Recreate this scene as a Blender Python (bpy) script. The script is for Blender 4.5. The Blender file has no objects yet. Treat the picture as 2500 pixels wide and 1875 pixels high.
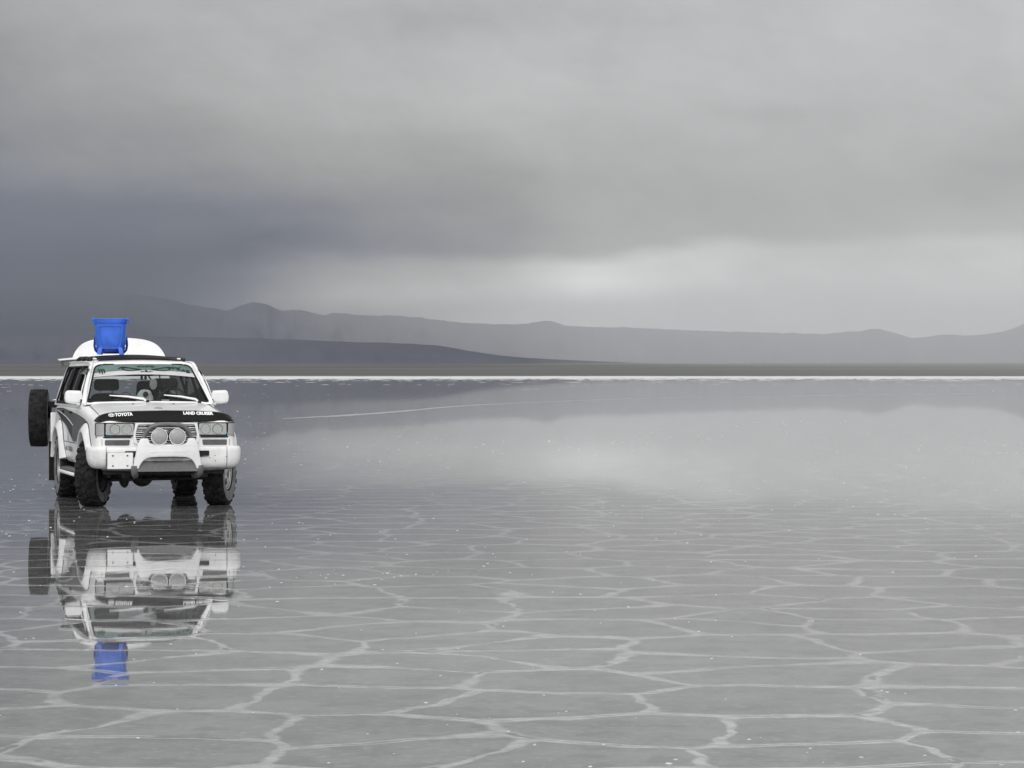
import bpy, bmesh, math, random
from mathutils import Vector, Matrix, noise as mnoise

random.seed(7)
SC = bpy.context.scene
COL = SC.collection
rad = math.radians
FPX = 6944.0            # focal length of the photograph in photo pixels (100 mm on 36 mm)
CAMH = 1.704

# ------------------------------------------------------------------ camera
cd = bpy.data.cameras.new('camera'); cam = bpy.data.objects.new('camera', cd); COL.objects.link(cam)
cam.location = (0, 0, CAMH); cam.rotation_euler = (rad(90), 0, 0)
cd.sensor_width = 36; cd.lens = FPX * 36 / 2500
cd.shift_y = -31.5 / 2500
cd.clip_start = 0.5; cd.clip_end = 150000
SC.camera = cam

# ------------------------------------------------------------------ world (overcast sky)
SUN_EL, SUN_AZ = rad(34), rad(192)          # behind the camera, veiled by cloud
W = bpy.data.worlds.new('World'); SC.world = W; W.use_nodes = True
nt = W.node_tree; nt.nodes.clear()


class NG:
    """small helper for node maths"""
    def __init__(s, t): s.t = t

    def n(s, typ, **kw):
        x = s.t.nodes.new(typ)
        for k, v in kw.items(): setattr(x, k, v)
        return x

    def put(s, sock, v):
        if hasattr(v, 'is_linked') or isinstance(v, bpy.types.NodeSocket): s.t.links.new(v, sock)
        else: sock.default_value = v

    def m(s, op, a, b=0.0, c=None, clamp=False):
        x = s.n('ShaderNodeMath', operation=op, use_clamp=clamp)
        s.put(x.inputs[0], a); s.put(x.inputs[1], b)
        if c is not None: s.put(x.inputs[2], c)
        return x.outputs[0]

    def sm(s, v, a, b, lo=0.0, hi=1.0, typ='SMOOTHSTEP'):
        x = s.n('ShaderNodeMapRange', interpolation_type=typ)
        s.put(x.inputs[0], v); s.put(x.inputs[1], a); s.put(x.inputs[2], b); s.put(x.inputs[3], lo); s.put(x.inputs[4], hi)
        return x.outputs[0]

    def mixf(s, f, a, b):
        x = s.n('ShaderNodeMix', data_type='FLOAT')
        s.put(x.inputs[0], f); s.put(x.inputs[2], a); s.put(x.inputs[3], b)
        return x.outputs[0]

    def mixc(s, f, a, b):
        x = s.n('ShaderNodeMix', data_type='RGBA')
        s.put(x.inputs[0], f); s.put(x.inputs[6], a); s.put(x.inputs[7], b)
        return x.outputs[2]

    def xyz(s, a, b, c=0.0):
        x = s.n('ShaderNodeCombineXYZ'); s.put(x.inputs[0], a); s.put(x.inputs[1], b); s.put(x.inputs[2], c)
        return x.outputs[0]

    def noise(s, vec, scale=1.0, detail=4.0, rough=0.5, dim='3D', dist=0.0):
        x = s.n('ShaderNodeTexNoise', noise_dimensions=dim)
        s.put(x.inputs['Vector'], vec); s.put(x.inputs['Scale'], scale); s.put(x.inputs['Detail'], detail)
        s.put(x.inputs['Roughness'], rough); s.put(x.inputs['Distortion'], dist)
        return x.outputs[0]

    def ramp(s, f, pts, interp='B_SPLINE'):
        x = s.n('ShaderNodeValToRGB'); r = x.color_ramp; r.interpolation = interp
        while len(r.elements) > 1: r.elements.remove(r.elements[-1])
        for i, (p, v) in enumerate(pts):
            e = r.elements[0] if i == 0 else r.elements.new(p)
            e.position = p
            e.color = (v, v, v, 1) if not isinstance(v, tuple) else (*v, 1)
        s.put(x.inputs[0], f)
        return x.outputs[0]


def lin(v):
    v = v / 255
    return v / 12.92 if v <= .04045 else ((v + .055) / 1.055) ** 2.4


g = NG(nt)
tc = g.n('ShaderNodeTexCoord'); sep = g.n('ShaderNodeSeparateXYZ')
nt.links.new(tc.outputs['Generated'], sep.inputs[0])
dx, dy, dz = sep.outputs
az = g.m('ARCTAN2', dx, dy)
hor = g.m('SQRT', g.m('ADD', g.m('MULTIPLY', dx, dx), g.m('MULTIPLY', dy, dy)))
el = g.m('DIVIDE', dz, g.m('MAXIMUM', hor, .001))
AX = g.m('MULTIPLY_ADD', az, FPX / 2500, 0.5)               # 0..1 across the photographed part of the sky
EY = g.m('MULTIPLY', el, FPX / 906)                         # 0 at the horizon .. 1 at 7.4 degrees
# cloud drift: warp the layers so that they are ragged
wv = g.xyz(g.m('MULTIPLY', AX, 3.0), g.m('MULTIPLY', EY, 3.6), 0.0)
w1 = g.m('SUBTRACT', g.noise(wv, 1.3, 6, .55), .5)
w2 = g.m('SUBTRACT', g.noise(g.xyz(g.m('MULTIPLY', AX, 2.0), g.m('MULTIPLY', EY, 3.0), 7.3), 1.6, 6, .55), .5)
edge = g.sm(EY, 0.03, 0.35, 0.35, 1.0)
EYw = g.m('ADD', EY, g.m('MULTIPLY', g.m('MULTIPLY', w1, .13), edge))
AXw = g.m('ADD', AX, g.m('MULTIPLY', w2, .15))
EYw = g.m('SUBTRACT', EYw, g.m('MULTIPLY', g.m('MULTIPLY', g.m('SUBTRACT', AX, .55), .11), g.sm(EY, .62, .34)))
AXr = g.m('MULTIPLY_ADD', AXw, 1 / 1.6, .3 / 1.6)           # ramp domain -0.3..1.3
rows = [  # (elevation, brightness at AX = -.2, 0, .2, .35, .5, .575, .75, 1, 1.2) in display values
    (0.00, (80, 86, 92, 126, 166, 180, 214, 220, 216)),
    (0.16, (84, 88, 96, 142, 184, 206, 219, 222, 218)),
    (0.225, (86, 91, 112, 170, 200, 242, 220, 218, 214)),
    (0.285, (88, 94, 110, 150, 184, 228, 207, 206, 204)),
    (0.345, (90, 97, 108, 120, 146, 166, 172, 182, 186)),
    (0.44, (102, 112, 124, 137, 158, 165, 169, 173, 176)),
    (0.58, (125, 138, 152, 163, 172, 176, 178, 176, 177)),
    (0.78, (140, 152, 172, 183, 188, 189, 190, 189, 188)),
    (1.00, (158, 166, 176, 182, 184, 186, 190, 195, 195)),
    (1.30, (162, 168, 176, 182, 186, 188, 190, 193, 195)),
]
xs = [(-.2 + .3) / 1.6] + [(x + .3) / 1.6 for x in (0, .2, .35, .5, .575, .75, 1.0, 1.2)]
prev = None
for i, (e, vals) in enumerate(rows):
    r = g.ramp(AXr, [(x, lin(v)) for x, v in zip(xs, vals)], 'CARDINAL')
    prev = r if prev is None else g.mixf(g.sm(EYw, rows[i - 1][0], e), prev, r)
# soft streaks and puffs
st = g.noise(g.xyz(g.m('MULTIPLY_ADD', EY, .8, g.m('MULTIPLY', AX, 5.4)), g.m('MULTIPLY_ADD', AX, 1.3, g.m('MULTIPLY', EY, 3.3)), 2.1), 1.0, 9, .60, dist=.35)
st2 = g.noise(g.xyz(g.m('MULTIPLY', AX, 15.0), g.m('MULTIPLY_ADD', AX, 3.0, g.m('MULTIPLY', EY, 10.0)), 5.7), 1.0, 8, .6, dist=.5)
st3 = g.noise(g.xyz(g.m('MULTIPLY', AX, 2.2), g.m('MULTIPLY', EY, 3.4), 9.2), 1.0, 4, .5)
mod = g.m('ADD', 1.0, g.m('ADD', g.m('MULTIPLY', g.m('SUBTRACT', st, .5), .36), g.m('MULTIPLY', g.m('SUBTRACT', st2, .5), .17)))
mod = g.m('ADD', mod, g.m('MULTIPLY', g.m('SUBTRACT', st3, .5), .10))
# small darker clouds low on the right, a paler hole in the middle
def blob(cx, cy, rx, ry, amp):
    u = g.m('DIVIDE', g.m('SUBTRACT', AXw, cx), rx); v = g.m('DIVIDE', g.m('SUBTRACT', EYw, cy), ry)
    d = g.m('ADD', g.m('MULTIPLY', u, u), g.m('MULTIPLY', v, v))
    return g.m('MULTIPLY', g.m('EXPONENT', g.m('MULTIPLY', d, -1.0)), amp)
for b in ((.75, .69, .055, .03, -.13), (.47, .53, .06, .05, -.05), (.97, .52, .09, .07, -.10), (.45, .95, .09, .06, -.13), (.575, .245, .03, .04, .10)):
    mod = g.m('ADD', mod, blob(*b))
# rain shafts under the cloud base
rain = g.noise(g.xyz(g.m('MULTIPLY_ADD', EY, 2.0, g.m('MULTIPLY', AX, 26.0)), 0.0, 0.0), 1.0, 3, .5)
mod = g.m('ADD', mod, g.m('MULTIPLY', g.m('MULTIPLY', g.m('SUBTRACT', rain, .5), .10), g.sm(EY, .34, .22)))
front = g.m('MULTIPLY', prev, mod)
# the rest of the dome: bright cloud overhead and behind the camera
dome = g.m('ADD', g.sm(dz, .1, .8, .52, .70), g.sm(dy, .3, -.7, 0.0, 1.06))
cl = g.noise(tc.outputs['Generated'], 3.0, 6, .55)
dome = g.m('MULTIPLY', dome, g.m('MULTIPLY_ADD', cl, .7, .65))
side = g.sm(dy, .80, .45)
up = g.sm(el, .17, .40)
fsel = g.m('MAXIMUM', side, up)
lum = g.mixf(fsel, front, dome)
tint = g.mixc(g.sm(lum, .13, .36), (.91, .98, 1.21, 1), (1, 1, 1, 1))
cloud = g.n('ShaderNodeMix', data_type='RGBA', blend_type='MULTIPLY'); cloud.inputs[0].default_value = 1
nt.links.new(tint, cloud.inputs[6]); nt.links.new(lum, cloud.inputs[7])
sky = g.n('ShaderNodeTexSky', sky_type='NISHITA', sun_disc=False)
sky.sun_elevation = SUN_EL; sky.sun_rotation = SUN_AZ
skys = g.n('ShaderNodeMix', data_type='RGBA', blend_type='MULTIPLY'); skys.inputs[0].default_value = 1
nt.links.new(sky.outputs[0], skys.inputs[6]); skys.inputs[7].default_value = (.1, .1, .1, 1)
cover = g.mixc(.97, skys.outputs[2], cloud.outputs[2])      # three per cent of clear sky through the cloud
bg = g.n('ShaderNodeBackground'); nt.links.new(cover, bg.inputs[0]); bg.inputs[1].default_value = 1.0
out = g.n('ShaderNodeOutputWorld'); nt.links.new(bg.outputs[0], out.inputs[0])

sl = bpy.data.lights.new('sun', 'SUN'); so = bpy.data.objects.new('sun', sl); COL.objects.link(so)
sl.energy = 0.75; sl.angle = rad(25); sl.color = (1, .985, .96)
# sun_rotation is measured from +Y towards +X
sv = Vector((math.sin(SUN_AZ) * math.cos(SUN_EL), math.cos(SUN_AZ) * math.cos(SUN_EL), math.sin(SUN_EL)))
so.rotation_euler = sv.to_track_quat('Z', 'Y').to_euler(); so.location = sv * 60

SC.view_settings.view_transform = 'Standard'; SC.view_settings.look = 'None'
SC.view_settings.exposure = 0; SC.view_settings.gamma = 1
SC.render.engine = 'CYCLES'
SC.cycles.use_denoising = True
SC.cycles.max_bounces = 8; SC.cycles.volume_bounces = 0
SC.cycles.transparent_max_bounces = 12

# ------------------------------------------------------------------ materials
def mat(name, base=(.5, .5, .5), rough=.5, metal=0.0, ior=1.45, coat=0.0, bumps=0.0, bscale=40, vary=0.0, vscale=6, spec=.5):
    m = bpy.data.materials.new(name); m.use_nodes = True
    t = m.node_tree; p = t.nodes['Principled BSDF']; q = NG(t)
    if isinstance(base, (int, float)): base = (base,) * 3
    p.inputs['Base Color'].default_value = (*base, 1)
    p.inputs['Roughness'].default_value = rough; p.inputs['Metallic'].default_value = metal
    p.inputs['IOR'].default_value = ior; p.inputs['Coat Weight'].default_value = coat
    p.inputs['Specular IOR Level'].default_value = spec
    tcn = q.n('ShaderNodeTexCoord')
    if vary:
        nz = q.noise(tcn.outputs['Object'], vscale, 6, .6)
        lo = tuple(c * (1 - vary) for c in base); hi = tuple(min(1, c * (1 + vary)) for c in base)
        c = q.mixc(q.sm(nz, .3, .7), (*lo, 1), (*hi, 1))
        t.links.new(c, p.inputs['Base Color'])
    if bumps:
        nz = q.noise(tcn.outputs['Object'], bscale, 4, .6)
        b = q.n('ShaderNodeBump'); b.inputs['Strength'].default_value = bumps; b.inputs['Distance'].default_value = .01
        t.links.new(nz, b.inputs['Height']); t.links.new(b.outputs[0], p.inputs['Normal'])
    return m


def paint_mat():
    m = mat('white_paint', .80, .32, coat=.35)
    t = m.node_tree; p = t.nodes['Principled BSDF']; q = NG(t)
    tcn = q.n('ShaderNodeTexCoord')
    n1 = q.noise(tcn.outputs['Object'], 2.6, 7, .62)
    n2 = q.noise(tcn.outputs['Object'], 22, 4, .6)
    d = q.m('MULTIPLY', q.sm(n1, .44, .72), q.sm(n2, .3, .75))
    sx = q.n('ShaderNodeSeparateXYZ'); t.links.new(tcn.outputs['Object'], sx.inputs[0])
    low = q.sm(sx.outputs[2], 1.05, .45)                    # road dust thrown up on the lower panels
    d = q.m('ADD', q.m('MULTIPLY', d, .34), q.m('MULTIPLY', q.m('MULTIPLY', low, q.sm(n1, .36, .60)), .42), clamp=True)
    t.links.new(q.mixc(d, (.80, .80, .80, 1), (.36, .36, .35, 1)), p.inputs['Base Color'])
    t.links.new(q.m('MULTIPLY_ADD', d, .5, .28), p.inputs['Roughness'])
    return m


def glass_mat(name, tint, refl_rough=.015, ior=1.5):
    m = bpy.data.materials.new(name); m.use_nodes = True
    t = m.node_tree; t.nodes.clear(); q = NG(t)
    tr = q.n('ShaderNodeBsdfTransparent'); tr.inputs[0].default_value = (*tint, 1)
    gl = q.n('ShaderNodeBsdfGlossy'); gl.inputs['Roughness'].default_value = refl_rough
    fr = q.n('ShaderNodeFresnel'); ge = q.n('ShaderNodeNewGeometry')
    t.links.new(q.mixf(ge.outputs['Backfacing'], ior, 1 / ior), fr.inputs[0])
    mx = q.n('ShaderNodeMixShader'); o = q.n('ShaderNodeOutputMaterial')
    t.links.new(fr.outputs[0], mx.inputs[0]); t.links.new(tr.outputs[0], mx.inputs[1]); t.links.new(gl.outputs[0], mx.inputs[2])
    t.links.new(mx.outputs[0], o.inputs[0])
    return m


M = dict(
    paint=paint_mat(),
    plastic_white=mat('white_plastic', .78, .4, vary=.05),
    plate=mat('blank_plate', .78, .45, vary=.04, vscale=14),
    rubber=mat('black_rubber', .014, .7, spec=.2),
    tyre=mat('tyre_rubber', .020, .9, vary=.75, vscale=11, bumps=.3, bscale=60, spec=.25),
    tyre_dusty=mat('dusty_tyre_wall', .15, .9, vary=.45, vscale=12),
    dark=mat('dark_well', .012, .9),
    trim=mat('black_trim', .015, .45, spec=.25),
    gloss=mat('smoked_acrylic', .008, .12, spec=.16),
    grey=mat('grey_trim', .085, .6, vary=.2),
    greypaint=mat('grey_valance', .20, .55, vary=.25, vscale=18),
    skid=mat('scuffed_skid_plate', .125, .6, vary=.13, vscale=40),
    tube=mat('grey_tube_paint', .13, .38, vary=.15),
    chrome=mat('chrome', .72, .18, 1.0),
    silver=mat('silver_alloy', .50, .35, .7, vary=.15),
    reflector=mat('lamp_reflector', .46, .3, .35),
    reflector_dim=mat('lamp_bowl', .22, .3, .3),
    lens=mat('frosted_lens', .33, .25, .1, vary=.05, vscale=30),
    lensclear=glass_mat('lamp_glass', (.92, .93, .92)),
    wind=glass_mat('windscreen_glass', (.80, .83, .82), ior=1.3),
    tint=glass_mat('tinted_glass', (.10, .10, .11)),
    cabin=mat('cabin_trim', .018, .8, spec=.2),
    seat=mat('seat_cloth', .012, .9, spec=.15),
    dash=mat('dash_plastic', .035, .7, spec=.2),
    wheelrim=mat('steering_vinyl', .10, .5),
    stripe=mat('grey_stripe', .075, .35, vary=.25, vscale=5),
    stripe_black=mat('black_stripe', .016, .35),
    banner=mat('sunstrip_vinyl', .50, .4, vary=.06),
    banner_green=mat('sunstrip_green', (.10, .16, .145), .4, vary=.2, vscale=8),
    decal=mat('black_decal', .012, .5),
    white_decal=mat('white_decal', .85, .5),
    under=mat('underbody', .022, .75, vary=.5, vscale=20),
    blue=mat('blue_plastic', (.034, .128, .58), .40, vary=.16, vscale=7),
    blue_dark=mat('blue_plastic_shaded', (.015, .05, .30), .4),  # darker copy of the blue: shade of base and rear feet put into colour
    aqua=mat('aqua_sticker', (.12, .36, .62), .4),
    cloth=mat('pale_hat_cloth', .55, .9, vary=.2, vscale=20),
    bag=mat('dark_bag_cloth', .03, .85),
    paper=mat('paper', .6, .7),
)

# ------------------------------------------------------------------ mesh helpers
def tag(o, label=None, cat=None, group=None, kind=None):
    if label: o['label'] = label
    if cat: o['category'] = cat
    if group: o['group'] = group
    if kind: o['kind'] = kind
    return o


def empty(name, loc=(0, 0, 0), rz=0, parent=None):
    o = bpy.data.objects.new(name, None); COL.objects.link(o); o.location = loc; o.rotation_euler = (0, 0, rz)
    o.empty_display_size = .2
    if parent: o.parent = parent
    return o


def link_mesh(name, me, material, parent=None, smooth=True, angle=40):
    o = bpy.data.objects.new(name, me); COL.objects.link(o)
    if not me.materials:
        for mm in (material if isinstance(material, (list, tuple)) else [material]): me.materials.append(mm)
    if parent: o.parent = parent
    for p in me.polygons: p.use_smooth = smooth
    if smooth: me.set_sharp_from_angle(angle=rad(angle))
    return o


class MB:
    def __init__(s): s.v = []; s.f = []; s.mi = []; s.cur = 0

    def add(s, vs, fs):
        b = len(s.v); s.v += [tuple(x) for x in vs]
        for f in fs: s.f.append(tuple(i + b for i in f)); s.mi.append(s.cur)

    def box(s, c, size, rot=None, taper=1.0):
        x, y, z = (k / 2 for k in size); c = Vector(c)
        R = rot if isinstance(rot, Matrix) else (Matrix.Identity(3) if rot is None else
            (Matrix.Rotation(rot[2], 3, 'Z') @ Matrix.Rotation(rot[1], 3, 'Y') @ Matrix.Rotation(rot[0], 3, 'X')))
        vs = [c + R @ Vector((sx * x * (taper if sz > 0 else 1), sy * y * (taper if sz > 0 else 1), sz * z)) for sz in (-1, 1) for sy in (-1, 1) for sx in (-1, 1)]
        s.add(vs, [(0, 2, 3, 1), (4, 5, 7, 6), (0, 1, 5, 4), (2, 6, 7, 3), (1, 3, 7, 5), (0, 4, 6, 2)])
        return s

    def grid(s, fn, nu, nv, closeu=False, flip=False):
        vs = [fn(i / (nu if closeu else nu - 1), j / (nv - 1)) for j in range(nv) for i in range(nu)]
        fs = []
        for j in range(nv - 1):
            for i in range(nu if closeu else nu - 1):
                a = j * nu + i; b = j * nu + (i + 1) % nu
                q = (a, b, b + nu, a + nu); fs.append(q[::-1] if flip else q)
        s.add(vs, fs); return s

    def rings(s, rs, cap0=True, cap1=True):
        n = len(rs[0]); vs = [p for r in rs for p in r]; fs = []
        for j in range(len(rs) - 1):
            for i in range(n):
                a = j * n + i; b = j * n + (i + 1) % n
                fs.append((a, b, b + n, a + n))
        if cap0: fs.append(tuple(range(n))[::-1])
        if cap1: fs.append(tuple(range((len(rs) - 1) * n, len(rs) * n)))
        s.add(vs, fs); return s

    def tube(s, pts, r, n=10, closed=False):
        P = [Vector(p) for p in pts]; m = len(P)
        rr = r if isinstance(r, (list, tuple)) else [r] * m
        rs = []; ref = None
        for i, p in enumerate(P):
            if closed: t = P[(i + 1) % m] - P[i - 1]
            else: t = P[min(i + 1, m - 1)] - P[max(i - 1, 0)]
            t.normalize()
            if ref is None:
                ref = Vector((0, 0, 1)) if abs(t.z) < .9 else Vector((1, 0, 0))
            a = (ref - t * ref.dot(t)).normalized(); b = t.cross(a); ref = a
            rs.append([p + (a * math.cos(k * 2 * math.pi / n) + b * math.sin(k * 2 * math.pi / n)) * rr[i] for k in range(n)])
        if closed: rs.append(rs[0]); return s.rings(rs, False, False)
        return s.rings(rs)

    def lathe(s, prof, n=32, axis='X', c=(0, 0, 0), cap=False):
        c = Vector(c); rs = []
        for a, r in prof:
            ring = []
            for k in range(n):
                t = 2 * math.pi * k / n; u, w = r * math.cos(t), r * math.sin(t)
                ring.append(c + Vector({'X': (a, u, w), 'Y': (w, a, u), 'Z': (u, w, a)}[axis]))
            rs.append(ring)
        return s.rings(rs, cap, cap)

    def build(s, name, material, parent=None, smooth=True, bevel=0, angle=40, sub=0):
        me = bpy.data.meshes.new(name); me.from_pydata(s.v, [], s.f)
        mats = material if isinstance(material, (list, tuple)) else [material]
        for mm in mats: me.materials.append(mm)
        for p, k in zip(me.polygons, s.mi): p.material_index = k
        bm = bmesh.new(); bm.from_mesh(me); bmesh.ops.recalc_face_normals(bm, faces=bm.faces); bm.to_mesh(me); bm.free()
        o = link_mesh(name, me, mats, parent, smooth, angle)
        if bevel:
            b = o.modifiers.new('bevel', 'BEVEL'); b.width = bevel; b.segments = 2; b.limit_method = 'ANGLE'; b.angle_limit = rad(35)
        if sub:
            b = o.modifiers.new('sub', 'SUBSURF'); b.levels = sub; b.render_levels = sub
        return o


def curve_mesh(cu, subdiv=0):
    o = bpy.data.objects.new('tmp', cu); COL.objects.link(o)
    dg = bpy.context.evaluated_depsgraph_get(); dg.update()
    me = bpy.data.meshes.new_from_object(o.evaluated_get(dg), depsgraph=dg)
    bpy.data.objects.remove(o); bpy.data.curves.remove(cu)
    me.materials.clear()
    return me


def plate(name, outer, holes, thick, fn, material, parent=None, bevel=0.0, cuts=0, smooth=True):
    """flat outline with holes, given thickness, then mapped: fn(x, y, w) -> point"""
    cu = bpy.data.curves.new(name, 'CURVE'); cu.dimensions = '2D'; cu.fill_mode = 'BOTH'
    cu.extrude = thick / 2 - bevel; cu.bevel_depth = bevel; cu.bevel_resolution = 1; cu.offset = -bevel
    for lp in [outer] + holes:
        sp = cu.splines.new('POLY'); sp.points.add(len(lp) - 1); sp.use_cyclic_u = True
        for p, q in zip(sp.points, lp): p.co = (q[0], q[1], 0, 1)
    me = curve_mesh(cu)
    if cuts:
        bm = bmesh.new(); bm.from_mesh(me)
        bmesh.ops.subdivide_edges(bm, edges=[e for e in bm.edges if e.calc_length() > cuts], cuts=3, use_grid_fill=True)
        bm.to_mesh(me); bm.free()
    for v in me.vertices: v.co = fn(v.co.x, v.co.y, v.co.z)
    bm = bmesh.new(); bm.from_mesh(me); bmesh.ops.remove_doubles(bm, verts=bm.verts, dist=1e-5)
    bmesh.ops.recalc_face_normals(bm, faces=bm.faces); bm.to_mesh(me); bm.free()
    o = link_mesh(name, me, material, parent, smooth, 35)
    if bevel:
        wn = o.modifiers.new('wn', 'WEIGHTED_NORMAL'); wn.keep_sharp = True
    return o


def text(name, body, size, fn, material, parent, bold=.012, shear=0, spacing=1.0, thick=.002, sx=1.0, align='LEFT'):
    cu = bpy.data.curves.new(name, 'FONT'); cu.body = body; cu.size = size; cu.extrude = thick / 2; cu.offset = bold * size
    cu.shear = shear; cu.space_character = spacing; cu.align_x = align; cu.resolution_u = 3
    me = curve_mesh(cu)
    for v in me.vertices: v.co = fn(v.co.x * sx, v.co.y, v.co.z)
    return link_mesh(name, me, material, parent, False)


def fillet(pts, r, n=5):
    """round the corners of a polygon; r number or list"""
    o = []; m = len(pts)
    for i, p in enumerate(pts):
        rr = r[i] if isinstance(r, (list, tuple)) else r
        p = Vector(p); a = Vector(pts[i - 1]) - p; b = Vector(pts[(i + 1) % m]) - p
        d = min(rr, a.length * .45, b.length * .45)
        if d < 1e-5: o.append(tuple(p)); continue
        A = p + a.normalized() * d; B = p + b.normalized() * d
        for k in range(n + 1):
            t = k / n; o.append(tuple(A * (1 - t) ** 2 + p * 2 * t * (1 - t) + B * t * t))
    return o


def interp(tab, x):
    if x <= tab[0][0]: return tab[0][1]
    for (a, b), (c, d) in zip(tab, tab[1:]):
        if x <= c: return b + (d - b) * (x - a) / (c - a)
    return tab[-1][1]


def smooth_tab(tab, x):
    """Catmull-Rom through a table"""
    n = len(tab)
    if x <= tab[0][0]: return tab[0][1]
    if x >= tab[-1][0]: return tab[-1][1]
    for i in range(n - 1):
        if x <= tab[i + 1][0]:
            x0, y0 = tab[i]; x1, y1 = tab[i + 1]
            m0 = (y1 - tab[i - 1][1]) / (x1 - tab[i - 1][0]) if i > 0 else (y1 - y0) / (x1 - x0)
            m1 = (tab[i + 2][1] - y0) / (tab[i + 2][0] - x0) if i < n - 2 else (y1 - y0) / (x1 - x0)
            h = x1 - x0; t = (x - x0) / h
            return (2*t**3 - 3*t**2 + 1)*y0 + (t**3 - 2*t**2 + t)*h*m0 + (-2*t**3 + 3*t**2)*y1 + (t**3 - t**2)*h*m1


# ------------------------------------------------------------------ setting: salt flat under a film of water
def salt_material():
    m = bpy.data.materials.new('wet_salt'); m.use_nodes = True
    t = m.node_tree; p = t.nodes['Principled BSDF']; q = NG(t)
    tcn = q.n('ShaderNodeTexCoord'); pos = tcn.outputs['Object']
    sx = q.n('ShaderNodeSeparateXYZ'); t.links.new(pos, sx.inputs[0])
    X, Y = sx.outputs[0], sx.outputs[1]
    flat = q.xyz(X, Y, 0)
    # ragged polygon ridges
    def wob(scale, seed, amp, detail=3):
        a = q.m('MULTIPLY', q.m('SUBTRACT', q.noise(q.xyz(X, Y, seed), scale, detail, .55), .5), amp)
        return a
    wx = q.m('ADD', X, q.m('ADD', wob(.8, 3.1, .55), wob(5, 4.2, .03)))
    wy = q.m('ADD', Y, q.m('ADD', wob(.8, 8.7, .55), wob(5, 6.2, .03)))
    L = 1.03
    def voro(feature, oy=0.0):
        v = q.n('ShaderNodeTexVoronoi', feature=feature, voronoi_dimensions='2D')
        t.links.new(q.xyz(wx, q.m('ADD', wy, oy), 0), v.inputs['Vector']); v.inputs['Scale'].default_value = 1 / L
        v.inputs['Randomness'].default_value = .74
        return v.outputs['Distance']
    dist = q.m('MULTIPLY', voro('DISTANCE_TO_EDGE'), L)
    # rounded plates with pinched, thick junctions: ratio of the two nearest centres
    # (each ridge band is widened along y, standing in for raised relief)
    rat = q.m('DIVIDE', voro('F1'), q.m('MAXIMUM', voro('F2'), .02))
    rat = q.m('MAXIMUM', rat, q.m('DIVIDE', voro('F1', .062), q.m('MAXIMUM', voro('F2', .062), .02)))
    fine = q.noise(flat, 14, 6, .65)
    rat = q.m('ADD', rat, q.m('MULTIPLY', q.m('SUBTRACT', fine, .5), .032))
    wn = q.noise(flat, .8, 4, .6)
    t0 = q.sm(wn, .30, .70, .92, .82)
    line = q.sm(rat, t0, q.m('MULTIPLY_ADD', t0, .22, .775))
    patch = q.sm(q.noise(flat, .22, 3, .5), .32, .60, .72, 1.0)
    line = q.m('MULTIPLY', line, patch)
    grain = q.noise(flat, 16, 7, .75)
    blotch = q.noise(flat, 1.7, 6, .6)
    # cell floors
    cell = q.mixc(q.sm(blotch, .38, .62), (.118, .118, .118, 1), (.168, .168, .168, 1))
    grain2 = q.noise(flat, 3.6, 7, .68)
    cell = q.mixc(q.m('MULTIPLY', q.sm(grain, .50, .64), .70), cell, (.27, .27, .27, 1))
    cell = q.mixc(q.m('MULTIPLY', q.sm(grain2, .50, .40), .65), cell, (.075, .075, .075, 1))
    ridge = q.mixc(q.sm(q.noise(flat, 7, 7, .72), .36, .64), (.27, .27, .27, 1), (.47, .47, .47, 1))
    col = q.mixc(line, cell, ridge)
    # short dark cracks along some ridges
    ck = q.m('MULTIPLY', q.sm(q.m('ADD', dist, q.m('MULTIPLY', q.m('SUBTRACT', fine, .5), .05)), .030, .012), q.sm(q.noise(flat, 1.3, 2, .5, ), .58, .64))
    col = q.mixc(q.m('MULTIPLY', ck, .75), col, (.045, .045, .045, 1))
    t.links.new(col, p.inputs['Base Color'])
    p.inputs['IOR'].default_value = 1.33
    p.inputs['Roughness'].default_value = .03
    rg = q.mixf(line, .018, .038)
    t.links.new(rg, p.inputs['Roughness'])
    # faint ripples on the film of water, wind streaks
    rp = q.noise(q.xyz(q.m('MULTIPLY', X, .5), Y, 1.0), 3.0, 4, .6)
    rp2 = q.noise(q.xyz(q.m('MULTIPLY', X, .25), Y, 3.0), .6, 3, .5)
    h = q.m('ADD', q.m('MULTIPLY', rp, .00014), q.m('MULTIPLY', rp2, .00009))
    h = q.m('ADD', h, q.m('MULTIPLY', line, .0002))
    b = q.n('ShaderNodeBump'); b.inputs['Strength'].default_value = 1.0; b.inputs['Distance'].default_value = 1.0
    t.links.new(h, b.inputs['Height']); t.links.new(b.outputs[0], p.inputs['Normal'])
    return m


MAT_SALT = salt_material()
mb = MB(); mb.add([(-23000, -4000, 0), (23000, -4000, 0), (23000, 35000, 0), (-23000, 35000, 0)], [(0, 1, 2, 3)])
tag(mb.build('salt_flat', MAT_SALT, smooth=False), kind='structure')


def crust_mat(name, base, rough=.85):
    return mat(name, base, rough, vary=.14, vscale=.35, bumps=.4, bscale=3)


MAT_CRUST = crust_mat('dry_salt', .60)
MAT_RIDGE = crust_mat('damp_salt', .34, .5)


def nz(x, y=0.0, z=0.0): return mnoise.noise(Vector((x, y, z)))


# dry white salt along the far shore
def shore(u, v):
    x = -1500 + 3000 * u
    y0 = 640 + 22 * nz(x / 90) + 12 * nz(x / 17, 3) + 6 * nz(x / 5, 9)
    y1 = 890 + 40 * nz(x / 60, 5) + 20 * nz(x / 9, 2)
    hh = .10 * math.sin(math.pi * min(1, v * 3) / 2) + .05 * nz(x / 3.0, v * 60) * (v > 0)
    return (x, y0 + (y1 - y0) * v, .004 + max(0, hh))
tag(MB().grid(shore, 1500, 12).build('salt_shore', MAT_CRUST), kind='structure')

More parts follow.
